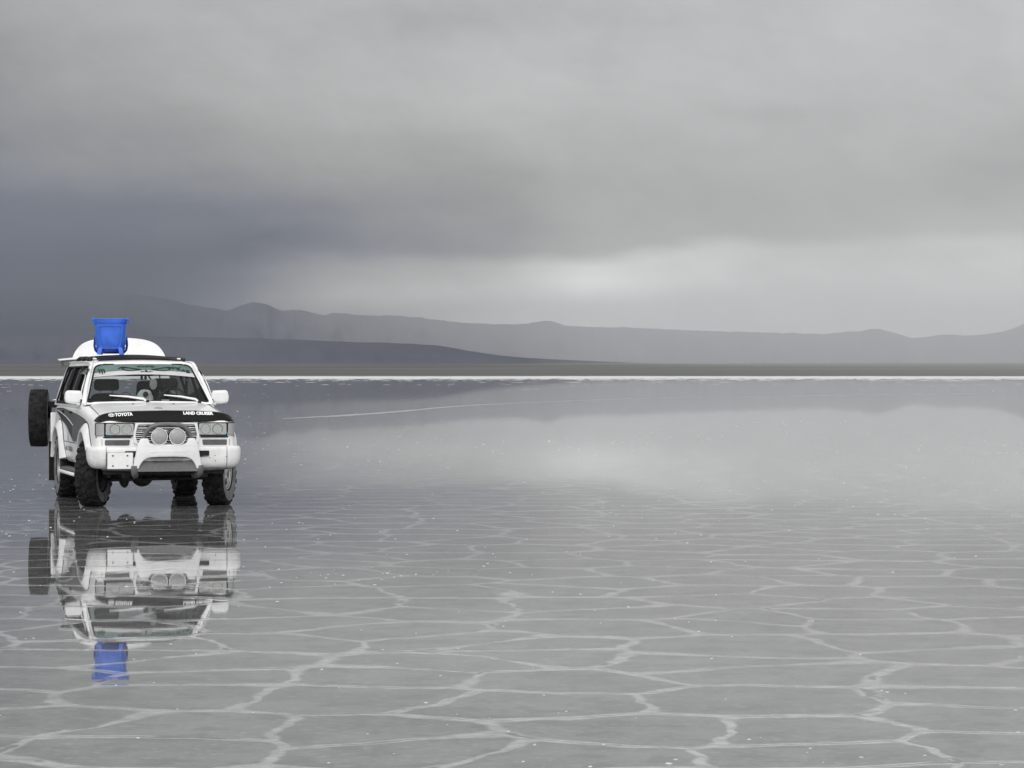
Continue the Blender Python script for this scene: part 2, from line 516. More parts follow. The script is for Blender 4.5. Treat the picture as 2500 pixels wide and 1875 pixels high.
# broken rows of crust standing out of the water in front of the shore
mb = MB()
def lump(x, y, rx, ry, h, z0=.002):
    n = random.choice((6, 7, 8)); a0 = random.random() * 6.28
    ring = []; top = []
    for k in range(n):
        a = a0 + 2 * math.pi * k / n; r = random.uniform(.75, 1.15)
        ring.append((x + rx * r * math.cos(a), y + ry * r * math.sin(a), z0))
        top.append((x + rx * r * .6 * math.cos(a), y + ry * r * .6 * math.sin(a), z0 + h * random.uniform(.6, 1)))
    mb.rings([ring, top], False, True)
for band, (ya, yb, cnt, sz) in enumerate(((565, 650, 1300, .7), (490, 530, 420, .45), (420, 445, 160, .35), (350, 380, 60, .3), (240, 345, 70, .25))):
    for i in range(cnt):
        y = random.uniform(ya, yb); x = random.uniform(-.22, .22) * y
        if nz(x / 30, y / 9, band) < -.12: continue
        lump(x, y, sz * random.uniform(.3, 2.2), sz * random.uniform(.4, 1.6), random.uniform(.02, .07) * sz)
tag(mb.build('salt_crust', MAT_CRUST), kind='stuff')

# scattered crystals poking through the film of water
mb = MB()
for i in range(2600):
    d = 12 + 210 * random.random() ** 1.7
    x = random.uniform(-.20, .20) * d
    dens = .5 + .9 * nz(x / 6, d / 9, 4)
    far = d > 60
    if far: dens = .30 + 1.4 * nz(x / 8, d / 20, 7) + (.45 if 60 < d < 118 else -.05)
    else: dens *= .55
    if random.random() > dens: continue
    s = random.uniform(.004, .010) * (1 + d / 75) * (1.7 if random.random() < .06 else 1)
    lump(x, d, s, s * random.uniform(.6, 1.2), s * random.uniform(.15, .35), .0005)
for (cx, cy, n, sx, sy) in ((-7.2, 40.5, 16, .9, 1.6), (-7.3, 44, 16, 1.2, 2.5), (-3.6, 52, 25, 2.5, 3), (-1.0, 23.6, 24, .7, .8), (-5.6, 31.0, 26, 1.1, 2.0), (-.6, 62, 60, 5, 6), (2.0, 75, 50, 6, 7)):
    for i in range(n):
        x = random.gauss(cx, sx); d = random.gauss(cy, sy); s = random.uniform(.005, .013) * (1 + d / 100)
        lump(x, d, s, s * random.uniform(.6, 1.2), s * random.uniform(.15, .35), .0005)
tag(mb.build('salt_crystals', crust_mat('salt_crystal', .62, .6)), kind='stuff')

# low damp ridge crossing the flat towards the right
def pix(px, py):  # ground point seen at a photo pixel, used once to measure the ridge's course
    d = CAMH * FPX / (py - 906); return ((px - 1250) / FPX * d, d)
course = [pix(*p) for p in ((690, 1022), (860, 1013), (980, 1004), (1130, 991), (1320, 982), (1566, 972.6), (1860, 968), (2130, 964), (2420, 961))]
course = [course[0]] + course + [(course[-1][0] + 60, course[-1][1] + 40)]
line_pts = []
for i in range(1, len(course) - 2):
    for k in range(24):
        t = k / 24; P = [Vector(c) for c in course[i - 1:i + 3]]
        line_pts.append(.5 * ((2 * P[1]) + (P[2] - P[0]) * t + (2 * P[0] - 5 * P[1] + 4 * P[2] - P[3]) * t * t + (3 * P[1] - P[0] - 3 * P[2] + P[3]) * t ** 3))
def ridge(u, v):
    i = min(len(line_pts) - 1, int(u * (len(line_pts) - 1) + .5)); p = line_pts[i]
    w = (interp([(0, .6), (.12, 3.6), (.3, 4.2), (.42, 2.4), (.6, 1.6), (1, 1.6)], u)) * (.55 + .9 * abs(nz(i * .23, 4)) + .3 * nz(i * .9, 8))
    off = (v - .5) * w * 1.6 + .3 * nz(i * .4, v * 3)
    return (p.x, p.y + off, .001 + .006 * math.sin(math.pi * v))
tag(MB().grid(ridge, len(line_pts), 5).build('salt_ridge', MAT_RIDGE), kind='structure')

# ------------------------------------------------------------------ plain and mountains
def terrain_mat(name, base, vary, scale, pale=None):
    m = mat(name, base, .95, spec=.1)
    t = m.node_tree; p = t.nodes['Principled BSDF']; q = NG(t)
    tcn = q.n('ShaderNodeTexCoord'); sx = q.n('ShaderNodeSeparateXYZ'); t.links.new(tcn.outputs['Object'], sx.inputs[0])
    v = q.xyz(q.m('MULTIPLY', sx.outputs[0], scale[0]), q.m('MULTIPLY', sx.outputs[1], scale[1]), q.m('MULTIPLY', sx.outputs[2], scale[2]))
    n1 = q.noise(v, 1.0, 7, .6)
    lo = tuple(c * (1 - vary) for c in base); hi = tuple(c * (1 + vary) for c in base)
    c = q.mixc(q.sm(n1, .3, .7), (*lo, 1), (*hi, 1))
    if pale:        # right half of the plain paler: light outside the storm shadow put into colour
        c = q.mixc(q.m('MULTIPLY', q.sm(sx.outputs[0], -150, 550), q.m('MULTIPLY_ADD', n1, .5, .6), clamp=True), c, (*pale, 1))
    t.links.new(c, p.inputs['Base Color'])
    return m


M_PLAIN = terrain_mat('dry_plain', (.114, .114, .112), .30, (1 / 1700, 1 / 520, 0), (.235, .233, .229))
M_MOUNT = terrain_mat('mountain_rock', (.112, .120, .143), .10, (1 / 1500, 1 / 1500, 1 / 900))
M_HILL = terrain_mat('foothill_rock', (.086, .091, .113), .10, (1 / 1200, 1 / 1200, 1 / 200))

def plain(u, v):
    y = 935 * (9800 / 935) ** v
    x = (-.45 + .9 * u) * y
    z = .0032 * max(0, y - 935) * (1 + .25 * nz(x / 2500, 3)) + 1.5 * nz(x / 300, y / 200) * min(1, (y - 935) / 800)
    return (x, y, max(.02, z + .02))
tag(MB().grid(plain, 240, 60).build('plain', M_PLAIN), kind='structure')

crest = [(-1400, 690), (-600, 700), (-200, 705), (0, 708), (150, 710), (283, 716), (385, 729), (440, 740), (475, 748), (525, 755), (553, 760), (588, 748), (616, 740), (655, 746), (684, 759), (735, 759), (791, 771), (814, 766), (904, 772), (983, 773), (1074, 783), (1130, 789), (1243, 793), (1288, 791), (1317, 785.5), (1345, 784.5), (1379, 795), (1469, 800), (1537, 801), (1695, 808), (1808, 811.5), (1921, 814), (2012, 816), (2068, 811.5), (2102, 809), (2136, 803.6), (2170, 809), (2204, 820.5), (2238, 826), (2272, 822), (2306, 818), (2373, 819.5), (2430, 814), (2464, 806), (2500, 791), (2600, 765), (2750, 770), (3000, 785), (3600, 800)]
def dist_c(px): return interp([(-1400, 11500), (300, 12500), (900, 17500), (1400, 23500), (2500, 27000), (3600, 28000)], px)
def mountains(u, v):
    px = -1400 + 5000 * u
    D = dist_c(px); a = (px - 1250) / FPX
    y = D * (.72 + .40 * v)
    hc = (906 - smooth_tab(crest, px) + (2.2 * nz(px / 26, 5) + 1.5 * nz(px / 9, 2)) * min(1, max(0, (px - 350) / 150))) / FPX * D + CAMH
    t = v / .70
    if t <= 1:
        s = t ** 1.35
        sp = nz(px / 60, t * 2.2, 3) * interp([(350, .0), (700, .12)], px) + nz(px / 22, t * 4, 5) * interp([(350, 0), (700, .035)], px) + .05 * nz(px / 150, t)
        z = hc * (s + sp * math.sin(math.pi * min(1, t)) * .9)
    else: z = hc * (1 - (t - 1) * 1.6)
    return (a * y, y, z + (8 if v > 0 else -40))
tag(MB().grid(mountains, 1100, 40).build('mountains', M_MOUNT), kind='structure')

fcrest = [(-1400, 800), (-300, 806), (100, 812), (500, 819), (700, 824), (831, 830), (972, 834), (1074, 841), (1158, 856), (1243, 868), (1400, 878), (1700, 890)]
def foothills(u, v):
    px = -1400 + 3100 * u; D = interp([(-1400, 8800), (600, 9000), (1700, 10500)], px)
    y = D * (.90 + .2 * v); a = (px - 1250) / FPX
    hc = (906 - smooth_tab(fcrest, px)) / FPX * D + CAMH
    t = v / .5
    if t <= 1: z = hc * (t ** 1.2 + math.sin(math.pi * t) * (.12 * nz(px / 50, t * 2, 8) + .06 * nz(px / 18, t * 3, 2)))
    else: z = hc * (1 - (t - 1) * 1.3)
    return (a * y, y, z - (12 if v == 0 else 0))
tag(MB().grid(foothills, 320, 22).build('foothills', M_HILL), kind='structure')

# ------------------------------------------------------------------ haze
def volume(name, foot, top, density, color):
    m = bpy.data.materials.new(name + '_air'); m.use_nodes = True; t = m.node_tree; t.nodes.clear()
    pv = t.nodes.new('ShaderNodeVolumePrincipled'); pv.inputs['Color'].default_value = (*color, 1)
    pv.inputs['Density'].default_value = density
    ou = t.nodes.new('ShaderNodeOutputMaterial'); t.links.new(pv.outputs[0], ou.inputs['Volume'])
    mb = MB(); mb.rings([[(x, y, -1.0) for x, y in foot], [(x, y, top) for x, y in foot]])
    tag(mb.build(name, m, smooth=False), kind='stuff')
volume('haze', [(-24000, -5000), (24000, -5000), (24000, 36000), (-24000, 36000)], 760.0, 0.8e-5, (.62, .64, .70))
# bank of rain mist that hides the far right of the valley
volume('rain_mist', [(-1330, 13900), (-565, 11300), (0, 10500), (380, 3700), (700, 2500), (12000, 2500), (12000, 31000), (4900, 28900), (540, 25300), (-880, 18400)], 640.0, 5.5e-5, (.92, .925, .935))

# curtain of rain falling in front of the left end of the range
volume('rain_curtain', [(-1000, 10900), (-1780, 9750), (-4200, 9300), (-5200, 13600), (-2250, 12500)], 650.0, 4.5e-4, (.33, .37, .455))

# ================================================================== the car (car-local: x to its left, y backwards, z up)
YAW = rad(15.49)
CAR_O = Vector((-4.478, 36.115, 0)) + Vector((math.cos(YAW), math.sin(YAW), 0)) * -.033
car = empty('off_road_car', CAR_O, YAW)
tag(car, 'white off-road station wagon with bull bar and raised tailgate standing in shallow mirror-like water', 'car')

HW = [(-.80, .775), (-.785, .815), (-.76, .848), (-.72, .868), (-.62, .886), (-.40, .900), (0, .905), (3.3, .905), (3.6, .893), (3.75, .875), (3.83, .83)]
def hw(v): return interp(HW, v)
def zc(v): return smooth_tab([(-.80, 1.070), (-.76, 1.100), (-.68, 1.135), (-.5, 1.178), (-.2, 1.222), (.2, 1.268), (.62, 1.304)], v) if v < .64 else 1.262
def ze(v): return smooth_tab([(-.80, 1.060), (-.70, 1.098), (-.5, 1.135), (0, 1.188), (.62, 1.248), (.8, 1.258), (4, 1.262)], v)
def half_ring(v):
    h = hw(v); e = ze(v); c = zc(v)
    ctl = [(0, .50), (h - .14, .50), (h - .06, .505), (h - .03, .55), (h - .008, .66), (h, .80), (h - .004, .93), (h - .022, e - .10), (h - .045, e - .04), (h - .085, e - .004),
           (h - .14, e + (.016 if v < .64 else .0)), (h * .72, (e + .018) * .35 + c * .65), (h * .36, c - .006 if v < .64 else c), (0, c)]
    o = []
    for i in range(len(ctl) - 1):
        P = [Vector(ctl[max(0, min(len(ctl) - 1, k))]) for k in (i - 1, i, i + 1, i + 2)]
        for k in range(4):
            t = k / 4
            o.append(tuple(.5 * ((2 * P[1]) + (P[2] - P[0]) * t + (2 * P[0] - 5 * P[1] + 4 * P[2] - P[3]) * t * t + (3 * P[1] - P[0] - 3 * P[2] + P[3]) * t ** 3)) if 4 <= i else tuple(P[1] + (P[2] - P[1]) * t))
    o.append(ctl[-1]); return o
def side_u(v, z):
    r = half_ring(v); best = 0
    for (a, b), (c, d) in zip(r[6:-6], r[7:-5]):
        if b <= z <= d and d > b: best = a + (c - a) * (z - b) / (d - b)
    return best or hw(v) - .09
def top_z(u, v):
    r = half_ring(v); u = abs(u)
    for (a, b), (c, d) in zip(r[-22:], r[-21:]):
        if c <= u <= a: return b + (d - b) * (a - u) / max(1e-6, a - c)
    return r[-1][1]
def front_v(u):
    u = abs(u)
    for (a, b), (c, d) in zip(HW, HW[1:]):
        if u <= HW[0][1]: return HW[0][0]
        if b <= u <= d and d > b: return a + (c - a) * (u - b) / (d - b)
    return -.4

stations = [-.80, -.79, -.775, -.76, -.74, -.72, -.69, -.65, -.6, -.54] + [-.48 + .08 * i for i in range(14)] + [.62, .645, .70, .8] + [.9 + .1 * i for i in range(28)] + [3.68, 3.75, 3.80, 3.83]
mb = MB(); rs = []
for v in stations:
    h = half_ring(v); rs.append([(a, v, b) for a, b in h] + [(-a, v, b) for a, b in h[-2:0:-1]])
mb.rings(rs)
body = mb.build('body', M['paint'], car, angle=50)
body.data.materials.append(M['dark'])
cut = MB(); 
for sg in (-1, 1):
    for vc in (0, 2.85):
        n = 40
        rsx = []
        for x in (.42, 1.1):
            rsx.append([(sg * x, vc + .515 * math.cos(2 * math.pi * k / n), .42 + .515 * math.sin(2 * math.pi * k / n)) for k in range(n)])
        cut.rings(rsx)
cut.box((0, -.80, .917), (.80, .22, .235))
cutter = cut.build('wheel_well_cutter', M['dark'], None, smooth=False)
cutter.parent = car
bo = body.modifiers.new('wells', 'BOOLEAN'); bo.object = cutter; bo.operation = 'DIFFERENCE'; bo.solver = 'EXACT'; bo.material_mode = 'TRANSFER'
dg = bpy.context.evaluated_depsgraph_get(); dg.update()
nm = bpy.data.meshes.new_from_object(body.evaluated_get(dg), depsgraph=dg)
body.modifiers.clear(); body.data = nm; nm.name = 'body'
bpy.data.objects.remove(cutter)

# shut lines, as thin dark grooves lying in the surface
def groove(name, pts, r=.0045, parent=body):
    return MB().tube(pts, r, 6).build(name, M['rubber'], parent)
for sg in (-1, 1):
    groove('bonnet_gap', [(sg * interp([(-.62, .79), (-.4, .785), (.62, .775)], v), v, top_z(interp([(-.62, .79), (-.4, .785), (.62, .775)], v), v) + .001) for v in [-.60 + .06 * i for i in range(21)]])
    groove('door_gap', [(sg * (side_u(v, z) + .001), v, z) for v, z in ((.86, 1.245), (.86, 1.1), (.86, .8), (.80, .62), (.80, .54))])
    groove('door_gap', [(sg * (side_u(v, z) + .001), v, z) for v, z in ((1.84, 1.25), (1.84, 1.1), (1.84, .8), (1.84, .54))])
    groove('door_gap', [(sg * (side_u(v, z) + .001), v, z) for v, z in ((2.72, 1.25), (2.70, 1.1), (2.50, .92), (2.34, .72), (2.28, .54))])
    groove('trim_gap', [(sg * (side_u(v, .77) + .001), v, .77) for v in (.55, .9, 1.4, 1.9, 2.3)])

# bonnet emblem and washer jets
def hood_pt(u, v, h=.003): return Vector((u, v, top_z(u, v) + h))
mb = MB()
for (a, b, cu_, cv_) in ((.048, .040, 0, 0), (.017, .040, 0, 0), (.040, .014, 0, .016)):
    mb.tube([hood_pt(a * math.cos(t) + cu_, -.13 - b * 1.6 * math.sin(t) + cv_, .006) for t in [i * math.pi / 10 for i in range(20)]], .0045, 6, True)
mb.build('emblem', M['silver'], body)
for u in (-.25, .27): MB().box(hood_pt(u, .36, .005), (.028, .02, .012)).build('washer_jet', M['grey'], body, bevel=.003)

# bug deflector: smoked strip curving round the front edge of the bonnet
def defl_front(u): return -.835 + .10 * (abs(u) / .86) ** 4
def deflector(a, b):
    u = -.872 + 1.744 * a; s = abs(u) / .872
    top = interp([(0, 1.212), (.45, 1.206), (.72, 1.192), (.84, 1.178), (.91, 1.158), (.96, 1.130), (1, 1.084)], s)
    bot = 1.071 + .006 * s
    z = bot + (top - bot) * b
    return (u, defl_front(u) + .085 * b ** 1.6 + .02 * s, z)
o = MB().grid(deflector, 60, 9).build('bug_deflector', M['gloss'], car)
sm = o.modifiers.new('s', 'SOLIDIFY'); sm.thickness = .005
defl = o
MB().tube([deflector(i / 60, 1.0) for i in range(61)], .006, 6).build('edge_lip', M['grey'], defl)
def defl_pt(x, z, w=0):
    a = (x + .872) / 1.744; s = abs(x) / .872
    top = interp([(0, 1.212), (.45, 1.206), (.72, 1.192), (.84, 1.178), (.91, 1.158), (.96, 1.130), (1, 1.084)], s); bot = 1.071 + .006 * s
    p = deflector(a, max(0, (z - bot) / (top - bot))); return Vector((p[0], p[1] - .008 - w, z))
text('lettering', 'TOYOTA', .054, lambda x, y, w: defl_pt(-.628 + x, 1.145 + y + .045 * x, w), M['white_decal'], defl, bold=.045, sx=.95)
text('lettering', 'LAND CRUISER', .050, lambda x, y, w: defl_pt(.216 + x, 1.166 + y - .018 * x, w), M['white_decal'], defl, bold=.05, sx=1.11)
mb = MB()
for (a, b, dzz) in ((.034, .018, 0), (.012, .017, 0), (.026, .008, .006)):
    mb.tube([defl_pt(-.672 + a * math.cos(t), 1.158 + dzz + b * math.sin(t), .002) for t in [i * math.pi / 9 for i in range(18)]], .0035, 6, True)
mb.build('logo', M['white_decal'], defl)

# ---- front lights and grille
def fpt(u, z, off=0): return Vector((u, front_v(u) - off, z))
def fpatch(u0, u1, z0, z1, off, name, material, parent, th=.012, r=.012, slant=(0, 0)):
    out = fillet([(u0 + slant[0], z0), (u1 + slant[1], z0), (u1, z1), (u0, z1)], r, 4)
    return plate(name, out, [], th, lambda x, y, w: fpt(x, y, off + w), material, parent, bevel=.002, cuts=.04)
for sg in (-1, 1):
    U = lambda a, b: (min(sg * a, sg * b), max(sg * a, sg * b))
    a, b = U(.392, .872)
    hl = fpatch(a, b, .896, 1.066, .004, 'headlight', M['trim'], car, th=.02, r=.02)
    a, b = U(.408, .752); fpatch(a, b, .912, 1.052, .016, 'reflector', M['reflector'], hl, th=.008, r=.02)
    for cu_, rr in ((.640, .067), (.490, .066)):
        MB().lathe([(-.824, rr), (-.826, rr * .98), (-.815, rr * .7), (-.806, rr * .3), (-.800, .004)], 28, 'Y', (sg * cu_, -.006 + .006, .983)).build('reflector_bowl', M['reflector_dim'] if cu_ > .6 else M['lens'], hl)
    a, b = U(.406, .754); fpatch(a, b, .910, 1.054, .034, 'lamp_glass', M['lensclear'], hl, th=.004, r=.02)
    a, b = U(.772, .866); fpatch(a, b, .908, 1.056, .018, 'marker_lens', M['lens'], hl, th=.012, r=.012)
    a, b = U(.718, .748); fpatch(a, b, .912, .926, .040, 'sticker', M['aqua'], hl, th=.003, r=.004)
    a, b = U(.430, .868); fpatch(a, b, .877, .893, .006, 'light_trim', M['trim'], car, th=.016, r=.004)
    a, b = U(.450, .760)
    fpatch(a, b, .784, .852, .004, 'indicator', M['grey'], car, th=.012, r=.014, slant=((0, -.012) if sg < 0 else (.012, 0)))
    groove('panel_gap', [fpt(sg * .795, .775, .0005), fpt(sg * .795, .86, .0005)], .0025)

gr = MB()
gr.box((0, -.735, .917), (.80, .01, .235)); grille = gr.build('grille', M['dark'], car, smooth=False)
for k in range(9):
    z = .815 + .0262 * k
    MB().box((0, -.79 + .01, z), (.765 if .82 < z < 1.01 else .70, .022, .0125 if k % 2 else .007)).build('slat', M['paint'] if k % 2 else M['chrome'], grille, bevel=.002)
for u in (-.30, 0, .30): MB().box((u, -.765, .917), (.012, .02, .225)).build('grille_bar', M['grey'], grille)
# rounded surround
oo = fillet([(-.400, .790), (.400, .790), (.415, .90), (.385, 1.062), (-.385, 1.062), (-.415, .90)], [.06, .06, .03, .02, .02, .03])
hh = fillet([(-.352, .806), (.352, .806), (.388, .90), (.352, 1.044), (-.352, 1.044), (-.388, .90)], [.06, .06, .05, .03, .03, .05])
plate('grille_surround', oo, [hh], .03, lambda x, y, w: Vector((x, -.806 - w, y)), M['paint'], grille, bevel=.004)
mb = MB(); mb.tube([(.05 * math.cos(t), -.80, .93 + .035 * math.sin(t)) for t in [i * math.pi / 10 for i in range(20)]], .006, 6, True)
mb.tube([(.018 * math.cos(t), -.80, .93 + .033 * math.sin(t)) for t in [i * math.pi / 10 for i in range(20)]], .005, 6, True)
mb.tube([(.042 * math.cos(t), -.80, .945 + .014 * math.sin(t)) for t in [i * math.pi / 10 for i in range(20)]], .005, 6, True)
mb.build('emblem', M['chrome'], grille)

# ---- front bumper
BP = [(.935, -.40), (.960, -.52), (.962, -.62), (.945, -.72), (.900, -.79), (.83, -.835), (.75, -.862), (.5, -.885), (.25, -.897), (0, -.90)]
def bumper_path(t):  # t in -1..1
    s = (1 - abs(t)) * (len(BP) - 1); i = min(int(s), len(BP) - 2); f = s - i
    P = [Vector(BP[max(0, min(len(BP) - 1, k))]) for k in (i - 1, i, i + 1, i + 2)]
    p = .5 * ((2 * P[1]) + (P[2] - P[0]) * f + (2 * P[0] - 5 * P[1] + 4 * P[2] - P[3]) * f * f + (3 * P[1] - P[0] - 3 * P[2] + P[3]) * f ** 3)
    return (math.copysign(p.x, t), p.y)
BPROF = [(.12, .768), (.03, .768), (.010, .760), (.001, .738), (0, .68), (.003, .60), (.014, .545), (.040, .508), (.075, .495), (.14, .495)]
def bumper(a, b):
    t = -1 + 2 * a; u, v = bumper_path(t)
    s = b * (len(BPROF) - 1); i = min(int(s), len(BPROF) - 2); f = s - i
    ins = BPROF[i][0] * (1 - f) + BPROF[i + 1][0] * f; z = BPROF[i][1] * (1 - f) + BPROF[i + 1][1] * f
    e = max(0, (abs(t) - .55) / .45)
    ins += e * .055 * max(0, (.66 - z) / .16) ** 1.3
    z += e * .012 * max(0, (.60 - z) / .1)
    k = 1 - ins / 1.0
    return (u * (1 - ins * .85 * min(1, abs(u) / .9) ** 2), v + ins, z)
o = MB().grid(bumper, 97, 19).build('front_bumper', M['paint'], car, angle=60)
bump = o
def bpt(u, z, off=.003):
    best = min(((abs(bumper(a / 400, .45)[0] - u), a) for a in range(401)))[1] / 400
    b = min(((abs(bumper(best, k / 60)[2] - z), k) for k in range(6, 61)))[1] / 60
    p = bumper(best, b); return Vector((u, p[1] - off, z))
for sg in (-1, 1):
    groove('bumper_gap', [bpt(sg * .752, z, .0005) for z in (.762, .74, .68, .6, .55, .52)], .0035, bump)
    rim = plate('tow_slot', fillet([(sg * .36, .632), (sg * .50, .645), (sg * .525, .66), (sg * .525, .716), (sg * .36, .716)], .012, 4), [], .01, lambda x, y, w: bpt(x, y, .003 + w), M['dark'], bump)  # flat dark plate, the shade inside the slot put into its colour
    plate('slot_rim', fillet([(sg * .44, .640), (sg * .522, .648), (sg * .522, .660), (sg * .44, .655)], .003), [], .008, lambda x, y, w: bpt(x, y, .010 + w), M['grey'], rim)
# grey lower valance
def valance(a, b):
    u = -.80 + 1.6 * a
    return (u, -.885 + .07 * (abs(u) / .8) ** 2 + .03 * b + .03, .512 - .052 * b + .02 * (abs(u) / .8) ** 3)
o = MB().grid(valance, 40, 4).build('valance', M['greypaint'], bump); sm = o.modifiers.new('s', 'SOLIDIFY'); sm.thickness = .02
# blank number plate with four bolts
def npt(x, y, w): return Vector((x, -.902 - w, y))
np_ = plate('number_plate', fillet([(-.742, .497), (-.428, .497), (-.428, .697), (-.742, .697)], .010, 3), [], .006, npt, M['plate'], car, bevel=.002)
for x in (-.675, -.495):
    for z in (.535, .660):
        MB().lathe([(-.9065, .011), (-.912, .009), (-.9125, .001)], 10, 'Y', (x, 0, z)).build('bolt', M['grey'], np_)
MB().box((-.585, -.894, .594), (.328, .012, .212)).build('shadow_bracket', M['grey'], np_)  # oversized in dark grey so its edge draws a shadow line round the plate
for (x, z) in ((.53, .628), (.60, .655), (.745, .640), (.605, .588)):
    MB().lathe([(0, .007), (-.003, .005), (-.0032, .0005)], 8, 'Y', bpt(x, z, .001)).build('screw', M['grey'], bump)

# ---- bull bar
def bbv(u): return -.955 + .05 * (abs(u) / .45) ** 2
oo = [(-.432, .492), (-.374, .785), (-.336, .872), (-.246, .872), (-.226, .808), (-.17, .797), (.17, .797), (.226, .808), (.246, .872), (.336, .872), (.374, .785), (.432, .492),
      (.362, .490), (.335, .560), (.292, .610), (.235, .637), (.10, .643), (-.10, .643), (-.235, .637), (-.292, .610), (-.335, .560), (-.362, .490)]
oo = fillet(oo, [.02, .03, .025, .02, .02, .01, .01, .02, .02, .025, .03, .02, .02, .05, .05, .05, .01, .01, .05, .05, .05, .02], 4)
bull = plate('bull_bar', oo, [], .075, lambda x, y, w: Vector((x, bbv(x) - w + .02 * max(0, (.70 - y) / .2), y)), M['plastic_white'], car, bevel=.014, cuts=.10)
MB().tube([(u, bbv(u) - .036, .700 + .010 * (1 - (u / .24) ** 4)) for u in [-.22 + .022 * i for i in range(21)]], .0045, 6).build('crease', M['plate'], bull)
hoop = [(-.293, -.900, .80), (-.292, -.902, .872), (-.278, -.908, .925), (-.245, -.918, .975), (-.195, -.930, 1.017), (-.135, -.94, 1.038), (-.07, -.945, 1.044), (0, -.945, 1.045)]
hoop = hoop + [(-x, y, z) for x, y, z in hoop[-2::-1]]
MB().tube(hoop, .030, 14).build('hoop', M['tube'], bull)
for sg in (-1, 1):
    MB().tube([(sg * .405, -.90, .53), (sg * .408, -.905, .49), (sg * .405, -.885, .445), (sg * .39, -.82, .418), (sg * .37, -.70, .41)], .045, 12).build('lower_tube', M['tube'], bull)
    MB().tube([(sg * .285, -.945, .862), (sg * .285, -.925, .885)], .008, 8).build('clamp', M['grey'], bull)
    lamp = MB().lathe([(-.90, .030), (-.915, .075), (-.945, .098), (-.975, .103), (-.985, .103), (-.988, .098)], 36, 'Y', (sg * .112, 0, .893)).build('driving_lamp', M['tube'], bull)
    MB().tube([(sg * .112 + .099 * math.cos(t), -.988, .893 + .099 * math.sin(t)) for t in [i * math.pi / 18 for i in range(36)]], .006, 6, True).build('lamp_rim', M['chrome'], lamp)
    MB().lathe([(-.982, .096), (-.992, .075), (-.998, .045), (-1.0, .004)], 32, 'Y', (sg * .112, 0, .893)).build('lens', M['lens'], lamp)
    MB().box((sg * .112, -.93, .795), (.05, .04, .03)).build('lamp_foot', M['grey'], lamp)
skid = plate('skid_plate', fillet([(-.40, .462), (.40, .462), (.36, .66), (-.36, .66)], .02), [], .02, lambda x, y, w: Vector((x, -.865 - .28 * (.66 - y) + .0 - w, y)), M['skid'], car)
plate('air_deflector', fillet([(-.185, .595), (.185, .605), (.225, .655), (-.225, .648)], .008), [], .025, lambda x, y, w: Vector((x, -.93 - w, y)), M['greypaint'], skid)
for u in (-.10, -.05, .02, .07, .12): MB().box((u, -.944, .640), (.03, .006, .014)).build('rib', M['grey'], skid)

# ---- fender flares
def flare(vc, sg, a0, a1, front):
    def fn(a, b):
        t = rad(a0 + (a1 - a0) * a)
        prof = [(.560, .470), (.600, .700), (.615, .880), (.600, .902), (.560, .940), (.535, .962), (.520, .968), (.512, .960), (.508, .90), (.508, .70)]
        prof = [(.635, .885), (.622, .912), (.590, .938), (.555, .960), (.530, .968), (.516, .964), (.510, .945), (.508, .86), (.508, .72)]
        s = b * (len(prof) - 1); i = min(int(s), len(prof) - 2); f = s - i
        r = prof[i][0] * (1 - f) + prof[i + 1][0] * f; u = prof[i][1] * (1 - f) + prof[i + 1][1] * f
        v = vc + r * math.cos(t); z = .42 + r * math.sin(t)
        if front and v < -.30: u -= (.02 if u > .87 else 0) * min(1, (-.30 - v) / .25)
        return (sg * u, v, z)
    return MB().grid(fn, 48, 25)
for sg in (-1, 1):
    f1 = flare(0, sg, 12, 146, True).build('fender_flare', M['paint'], car, angle=60)
    f2 = flare(2.85, sg, 12, 168, False).build('fender_flare', M['paint'], car, angle=60)
    for f_, vc, aa in ((f1, 0, (12, 146)), (f2, 2.85, (12, 168))):
        pts = []
        for k in range(30):
            t = rad(aa[0] + (aa[1] - aa[0]) * k / 29); v = vc + .637 * math.cos(t); z = .42 + .637 * math.sin(t)
            pts.append((sg * (side_u(v, min(z, 1.2)) + .002), v, z))
        MB().tube(pts, .006, 6).build('flare_gap', M['rubber'], f_)

